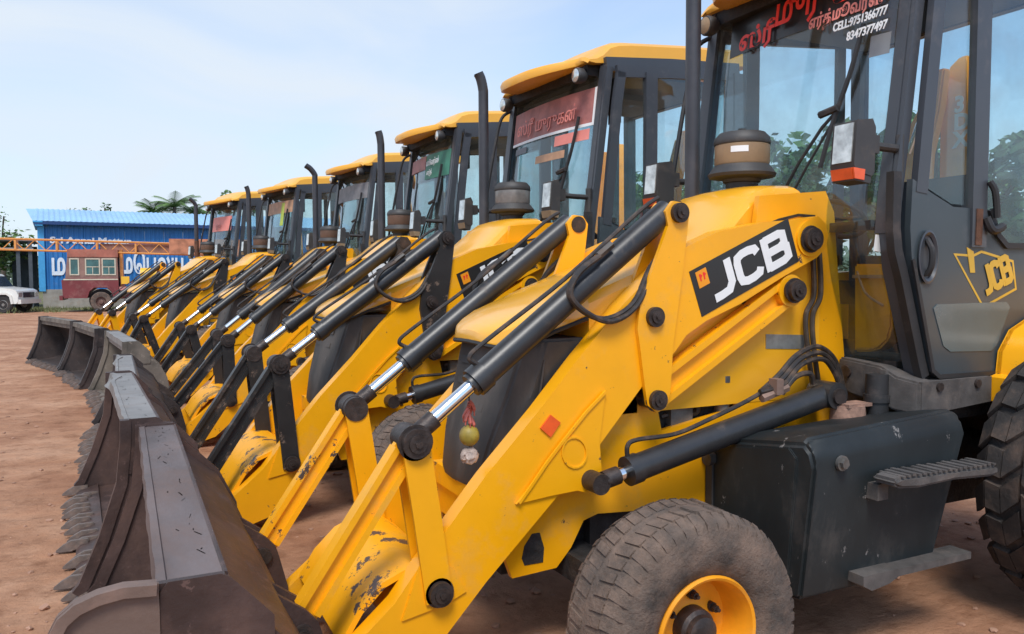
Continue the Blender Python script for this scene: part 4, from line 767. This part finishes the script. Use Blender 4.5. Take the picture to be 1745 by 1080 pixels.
bm=B(); box(bm,-.35,.1,-.5,7.6,4.52,4.60) ; link('gable_trim',bm,BLL,sh)
def walltext(s,size,x,z,m,sx=1,off=.01): return textmesh('wall_lettering',s,size,Matrix.Translation((x,-.05,z))@Matrix(((1,0,0,0),(0,0,-1,0),(0,1,0,0),(0,0,0,1)))@Matrix.Diagonal((sx,1,1,1)),m,sh,ext=.01,offset=off)
walltext('Sri Annai Mettur',.46,.40,3.47,WS,sx=1.25,off=.02); walltext('ம',1.5,.40,1.80,WS,sx=.55,off=.05); walltext('மெபலய கயயட',1.45,3.75,1.88,WS,sx=.50,off=.05)
bm=B(); strip(bm,[(1.55,2.0),(1.60,2.9)],.12,-.06,-.05); link('wall_stroke',bm,WS,sh)
# low grey shelter left of the shed
GS=mat('weathered_sheet',(.22,.22,.22),.7,var=.2); 
lo=empty('grey_shelter',-6.4,50,R(3),'low open shelter with weathered grey sheet roof left of the blue shed','shelter')
bm=B(); prism(bm,[(-6,3.75),(2.2,3.55),(2.2,3.62),(-6,3.82)],-1.2,3.2); link('roof',bm,GS,lo); bm=B(); box(bm,-6,2.1,-1.22,-1.15,3.05,3.20); link('beam',bm,GS,lo)
for xx in (1.3,1.85,-2.5): bm=B(); box(bm,xx,xx+.18,-1.1,-.95,0,3.55); link('post',bm,mat('dark_post',(.07,.08,.09),.6),lo)
bm=B(); box(bm,.9,2.15,2.8,2.9,0,3.4); link('back_wall',bm,mat('dark_wall',(.05,.06,.065),.8,var=.2),lo)
# ---- white off-road car, nose to the right
CW=mat('white_car_paint',(.70,.68,.62),.3,var=.03,dust=.25,dcol=(.42,.33,.26),ds=3,coat=.5); CG=mat('dark_car_glass',(.035,.045,.055),.08,var=.1,coat=.5); CT=mat('car_tyre',(.03,.028,.026),.85,dust=.4,dcol=(.16,.11,.08)); CR=mat('car_rim',(.25,.24,.22),.4,.6,dust=.3)
car=empty('white_car',-5.95,44.4,R(-24),'white boxy off-road car parked at the left edge with its nose to the right','car')
side=[(-2.2,.45),(2.0,.42),(2.08,.50),(2.10,.80),(2.02,1.02),(1.85,1.10),(1.0,1.20),(.86,1.24),(.55,1.74),(.45,1.80),(.0,1.84),(-2.0,1.84),(-2.15,1.75),(-2.2,1.1)]
bm=B(); prism(bm,side,-.86,.86)
for v in bm.verts:
    if v.co.z>1.3: v.co.y*=.88
link('body',bm,CW,car,.04)
for s in (-1,1):
    bm=B(); prism(bm,[(-.55,1.26),(.72,1.26),(.44,1.68),(-.55,1.70)],s*.80,s*.845); prism(bm,[(-2.0,1.26),(-.65,1.26),(-.65,1.70),(-2.0,1.68)],s*.80,s*.845)
    for v in bm.verts: v.co.y*=(1.025 if v.co.z<1.4 else .945)
    link('side_window',bm,CG,car,.01)
    bm=B(); strip(bm,[(.98,.42),(1.05,.78),(1.22,.90),(1.62,.90),(1.78,.78),(1.86,.42)],.10,s*.80,s*.93); link('wheel_arch',bm,CW,car,.02)
    bm=B(); box(bm,-.60,-.585,s*.86,s*.866,.5,1.25); box(bm,.75,.765,s*.86,s*.866,.5,1.2); box(bm,-.4,-.25,s*.86,s*.885,1.05,1.09); link('door_trim',bm,CG,car)
    bm=B(); box(bm,2.05,2.115,s*.68-.14,s*.68+.14,.74,.94); link('headlight',bm,LENS,car,.02)
    for xx in (1.42,-1.35):
        w=B(); lathe(w,[(.22,-.1),(.36,-.11),(.375,-.05),(.375,.05),(.36,.11),(.22,.1)],(0,0,0),seg=28); wo=link('wheel',w,CT,car); wo.location=(xx,s*.78,.375)
        w=B(); lathe(w,[(.225,s*.09),(.20,s*.10),(.17,s*.06),(.08,s*.07),(.06,s*.10),(.001,s*.10)],(0,0,0),seg=20); link('rim',w,CR,wo)
        if s<0: bm=B(); cyl(bm,(xx,-.862,.43),(xx,-.80,.43),.43,seg=28); link('wheel_well',bm,DK,car)
bm=B(); prism(bm,[(.98,1.22),(.62,1.70),(.60,1.70),(.95,1.22)],-.74,.74); link('windscreen',bm,CG,car); bm=B(); box(bm,2.06,2.22,-.84,.84,.42,.62); link('bumper',bm,CW,car,.04)
bm=B(); box(bm,2.09,2.12,-.45,.45,.70,.95); link('radiator_grille',bm,CG,car,.01)
# ---- maroon drilling truck, cab facing left
MAR=mat('maroon_truck_paint',(.17,.030,.032),.45,var=.12,vs=1.5,dust=.35,dcol=(.36,.20,.16),ds=2); CRM=mat('cream_window_frame',(.55,.50,.38),.6,var=.1,dust=.3); WOOD=mat('faded_red_board',(.36,.12,.08),.7,var=.25,vs=2,dust=.3); ORX=mat('orange_lattice_paint',(.72,.30,.07),.5,var=.15,vs=3,dust=.3,dcol=(.5,.3,.2)); YT=mat('yellow_tank_paint',(.80,.46,.03),.45,var=.08,dust=.2); TG=mat('teal_truck_glass',(.05,.13,.13),.15,var=.3,vs=2)
tr=empty('drilling_truck',-2.30,43.7,R(-3),'maroon truck with cream window frames carrying a drilling rig in front of the blue shed','truck')
bm=B(); prism(bm,[(-.25,.85),(-.30,1.65),(-.10,1.78),(2.42,1.78),(2.42,.75),(2.15,.75),(2.05,1.05),(1.85,1.25),(1.25,1.25),(1.0,1.05),(.9,.72),(-.20,.72)],-1.15,1.15); cabm=link('cab_body',bm,MAR,tr,.03)
bm=B(); prism(bm,[(-.12,1.76),(.0,2.95),(.05,3.05),(2.38,3.05),(2.40,1.76)],-1.08,1.08); link('cab_upper',bm,mat('dull_brown_cab',(.26,.15,.12),.7,var=.2,vs=2,dust=.3),tr,.04)
bm=B(); box(bm,.0,2.42,-1.12,1.12,2.88,3.28); link('roof_board',bm,WOOD,tr,.03)
for s in (-1,):
    for (a0,a1) in ((.12,.52),(.86,1.52),(1.66,2.28)):
        bm=B(); box(bm,a0,a1,-1.092,-1.078,1.95,2.78); wn=link('side_window',bm,TG,tr); bm=B(); strip(bm,[(a0,1.95),(a1,1.95),(a1,2.78),(a0,2.78)],.06,-1.115,-1.09,closed=True); 
        if a0>.5: strip(bm,[(a0,2.36),(a1,2.36)],.04,-1.112,-1.092); strip(bm,[((a0+a1)/2,1.95),((a0+a1)/2,2.36)],.03,-1.111,-1.092)
        link('window_frame',bm,CRM,wn)
    bm=B(); strip(bm,[(-.2,1.70),(2.40,1.70)],.07,-1.165,-1.15); link('cream_stripe',bm,CRM,tr)
    bm=B(); strip(bm,[(.86,.72),(.98,1.10),(1.22,1.32),(1.88,1.32),(2.12,1.10),(2.2,.8)],.08,-1.22,-1.15); link('wheel_arch',bm,MAR,tr,.01)
bm=B(); box(bm,-.29,-.27,-.95,.95,1.88,2.75)
for v in bm.verts: v.co.x+= .20+(v.co.z-1.88)*.09
link('windscreen',bm,TG,tr); bm=B(); box(bm,-.42,-.26,-1.12,1.12,.62,.85); link('bumper',bm,MAR,tr,.03)
for (xx,rr) in ((1.55,.52),(6.2,.52),(7.5,.52)):
    for s in (-1,1):
        w=B(); lathe(w,[(.27,-.14),(.48,-.15),(.52,-.10),(.52,.10),(.48,.15),(.27,.14)],(0,0,0),seg=32); wo=link('wheel',w,mat('dusty_truck_tyre',(.10,.075,.06),.9,var=.3,dust=.5),tr); wo.location=(xx,s*1.0,.52)
        w=B(); lathe(w,[(.275,s*.12),(.25,s*.13),(.22,s*.04),(.12,s*.05),(.11,s*.13),(.001,s*.14)],(0,0,0),seg=24); link('rim',w,mat('maroon_brown_rim',(.13,.07,.055),.8,dust=.4),wo)
bm=B(); cyl(bm,(1.55,-.87,.60),(1.55,-.5,.60),.60,seg=28); link('wheel_well',bm,DK,tr)
bm=B(); box(bm,2.3,9.5,-.45,.45,.65,.95); link('truck_frame',bm,MAR,tr,.01); bm=B(); box(bm,2.45,5.0,-1.1,1.1,1.12,1.30); link('deck',bm,mat('pink_deck',(.55,.25,.22),.7,dust=.3),tr,.01)
bm=B(); cyl(bm,(3.5,-.6,1.95),(4.7,-.6,1.95),.36,seg=28); link('yellow_tank',bm,YT,tr,.04); bm=B(); box(bm,2.55,2.95,-1.0,-.5,1.45,1.85); link('yellow_box',bm,YT,tr,.02)
bm=B()
for xx in (2.6,3.4,3.9,4.5,5.4): box(bm,xx,xx+.12,-.95,-.8,1.1,1.75)
box(bm,2.5,6,-.9,-.8,1.5,1.58); box(bm,3.6,4.4,-.5,.3,1.3,1.7); box(bm,5.2,9.0,-.8,.8,1.0,2.2); link('rig_machinery',bm,MAR,tr,.01)
for xx in (2.48,7.6): bm=B(); box(bm,xx,xx+.14,-.6,.6,.95,3.3); link('mast_rest',bm,ORX,tr,.01)
# lattice mast lying over the truck: chords and braces
tr.scale=(.88,.92,.90)
ma=bpy.data.objects.new('lattice_mast',None)
bm=B(); 
def chord(z,y,x0,x1,dz): tube(bm,[(x0,y,z),(x1,y,z+dz)],.045,seg=6,sm=False)
for y in (-.85,-.25):
    chord(3.90,y,-8.,8.8,-.32); chord(3.36,y,-8.,8.8,-.38)
lm=link('lattice_mast',bm,ORX,tr)
zt=lambda x:3.90-.32*(x+8)/16.8; zb=lambda x:3.36-.38*(x+8)/16.8
bm=B(); tube(bm,[(0,-.85,0),(.50,-.85,.52)],.022,seg=5,sm=False); me=bm; base=link('brace',bm,ORX,lm); base.location=(-8,0,zb(-8))
x=-8+.5; k=1
while x<8.3:
    o=base.copy(); COL.objects.link(o); o.location=(x,0 if k%1==0 else 0,zb(x)); 
    if k%2: o.location=(x+.5,-1.7,zb(x)); o.rotation_euler=(0,0,PI)
    x+=.5; k+=1
bm=B(); box(bm,-.045,.045,-.90,-.20,.0,.50); base=link('post',bm,ORX,lm); base.location=(-7.9,0,zb(-7.9))
x=-6.2
while x<8.9: o=base.copy(); COL.objects.link(o); o.location=(x,0,zb(x)); x+=1.9
bm=B(); box(bm,5.0,9.2,-.95,.1,3.05,3.90); 
link('mast_head_box',bm,mat('orange_brown_board',(.42,.17,.09),.7,var=.3,vs=3),lm,.02)
bm=B(); box(bm,1.5,8.0,-.15,-.1,zb(4)+.05,zt(4)-.05); link('mast_back_board',bm,mat('brown_board',(.28,.14,.10),.8,var=.35,vs=2.5),lm)
# ================================================================= trees
def leafmat(name,c): return mat(name,c,.55,var=.45,vs=1.4)
LG=[leafmat('leaf_green',(.08,.15,.035)),leafmat('leaf_mid',(.105,.19,.045)),leafmat('leaf_dark',(.06,.115,.035))]; BARK=mat('tree_bark',(.10,.075,.055),.9,var=.3)
def leaves(bm,cx,cy,cz,rx,rz,n,s,rnd,gaps=.0,up=.2):
    for k in range(n):
        while True:
            v=Vector((rnd.uniform(-1,1),rnd.uniform(-1,1),rnd.uniform(-1,1)))
            if v.length<1 and v.length>.25: break
        if gaps and noise.noise(Vector((cx,cy,cz))+v*2.2)<gaps-.35: continue
        p=Vector((cx+v.x*rx,cy+v.y*rx,cz+v.z*rz)); a=Vector((rnd.gauss(0,1),rnd.gauss(0,1),rnd.gauss(0,.6))).normalized(); b=a.orthogonal().normalized(); b=(b*math.cos(k)+a.cross(b)*math.sin(k)); q=s*rnd.uniform(.6,1.3)
        f_=bm.faces.new([bm.verts.new(p+a*q),bm.verts.new(p+b*q*.5),bm.verts.new(p-a*q),bm.verts.new(p-b*q*.5)])
def tree(x,y,h,rad,label,seed,dens=1600,leaf=.16,mi=0,name='leafy_tree',group=None):
    rnd=random.Random(seed); t=empty(name,x,y,0,label,'tree',group)
    bm=B(); P0=[(0,0,0),(rnd.uniform(-.2,.2),0,h*.3),(rnd.uniform(-.3,.3),.1,h*.62)]; tube(bm,P0,[h*.035,h*.025,h*.014],seg=8)
    cl=[]
    for k in range(11):
        a=rnd.uniform(0,2*PI); e=rnd.uniform(.15,.85)*rad; z=h*rnd.uniform(.55,.93); c=(e*math.cos(a),e*math.sin(a),z); cl.append(c); tube(bm,[P0[1] if k%2 else P0[2],(c[0]*.5,c[1]*.5,(z+h*.5)/2),c],h*.008,seg=5)
    link('trunk',bm,BARK,t); bm=B()
    for c in cl: leaves(bm,c[0],c[1],c[2],rad*rnd.uniform(.32,.5),rad*rnd.uniform(.25,.4),dens//11,leaf,rnd,.3)
    link('crown',bm,LG[mi],t,smooth=False); return t
def palm(x,y,h,label,seed,group=None):
    rnd=random.Random(seed); t=empty('palm_tree',x,y,0,label,'palm',group); bm=B(); tube(bm,[(0,0,0),(.1,0,h*.5),(.25,0,h)],[.17,.13,.11],seg=10); link('trunk',bm,BARK,t)
    for k in range(17):
        a=2*PI*k/17+rnd.uniform(-.15,.15); up=rnd.uniform(.35,1.45); L=rnd.uniform(1.3,1.8); bm=B(); pts=[]
        for i in range(12):
            s=i/11; pts.append(Vector((.25+math.cos(a)*L*s*math.cos(up*(1-s)*.6),math.sin(a)*L*s*math.cos(up*(1-s)*.6),h+L*(math.sin(up)*s-.80*s*s*(.6+.3*(1.3-up))))))
        tube(bm,pts,.02,seg=4,sm=False)
        for i in range(1,12):
            for sg in (-1,1):
                for q in (0,.5):
                    p=pts[i-1].lerp(pts[i],q); d=(pts[i]-pts[i-1]).normalized(); sd2=Vector((-math.sin(a),math.cos(a),0))*sg; l_=.42*math.sin(PI*(i+q)/13)+.12
                    bm.faces.new([bm.verts.new(p),bm.verts.new(p+d*.06),bm.verts.new(p+sd2*l_+d*.16-Vector((0,0,.18*l_+.08)))])
        link('frond',bm,LG[1],t,smooth=False)
palm(3.05,60,6.5,'palm showing above the middle of the blue shed roof',1); palm(1.75,61,6.1,'feathery tree left of the palm above the blue shed roof',5); palm(4.3,61,6.2,'palm just right of the tallest palm over the shed roof',8)
tree(6.1,53.5,7.4,1.1,'round leafy tree above the right end of the blue shed roof',3,2200,.11,1); tree(5.2,60,7.0,.9,'leafy crown between the palms and the round tree over the shed roof',18,900,.11,1); tree(7.6,55,7.0,.8,'small leafy tree behind the farthest loader cab roof',7,900,.10,0)
tree(-2.5,68,7.7,1.2,'small tree top peeking over the left part of the shed ridge',4,700,.13,2); tree(-1.4,69,7.6,1.0,'dark tree top peeking over the ridge beside its smaller twin',14,700,.13,2)
tree(-7.0,60,6.3,1.7,'thin airy tree behind the grey shelter at the far left',6,700,.09,0); tree(-7.0,53.6,4.4,2.8,'green bushy tree behind the open shelter at the left edge',16,4200,.14,1)
# trees beyond the cabs, seen through their glass
for k,(x,y,h,rd) in enumerate([(19,18,6.0,2.6),(23.5,17,6.6,3.0),(20,13.5,5.0,2.4),(26,22,7.2,3.2),(17,22.5,5.4,2.4),(27,12,6.2,3.0)]):
    tree(x,y,h,rd,['bushy tree seen through the nearest windscreen','broad tree behind the nearest loader cab','low tree right of the nearest door bar','tall tree farther behind the nearest cab','tree between the first two cabs, far behind','tree at the right edge beyond the rear window'][k],30+k,3600,.20,k%3)
# distant tree belt
bm=B(); rnd=random.Random(77)
for k in range(150):
    a=R(-25+95*k/150)+rnd.uniform(-.01,.01); D=rnd.uniform(95,130); x,y=D*math.sin(a),D*math.cos(a); leaves(bm,x,y,rnd.uniform(1.2,3.2),rnd.uniform(3,5.5),rnd.uniform(2,3.6),150,.55,rnd)
tag(link('tree_belt',bm,leafmat('hazy_leaf',(.11,.15,.10)),smooth=False),'far belt of hazy green trees along the horizon','trees',kind='stuff')
bm=B(); rnd=random.Random(5)
for k in range(5200):
    x=rnd.uniform(-12,10); y=rnd.uniform(42.5,48); s=rnd.uniform(.06,.22)
    if noise.noise(Vector((x*.6,y*.6,0)))<-.05: continue
    bm.faces.new([bm.verts.new((x,y,-.012)),bm.verts.new((x+.04,y,-.012)),bm.verts.new((x+rnd.uniform(-.08,.08),y+rnd.uniform(-.05,.05),s))])
tag(link('grass_tufts',bm,leafmat('dry_grass',(.13,.14,.05)),smooth=False),'dry grass tufts along the foot of the blue shed','grass',kind='stuff')
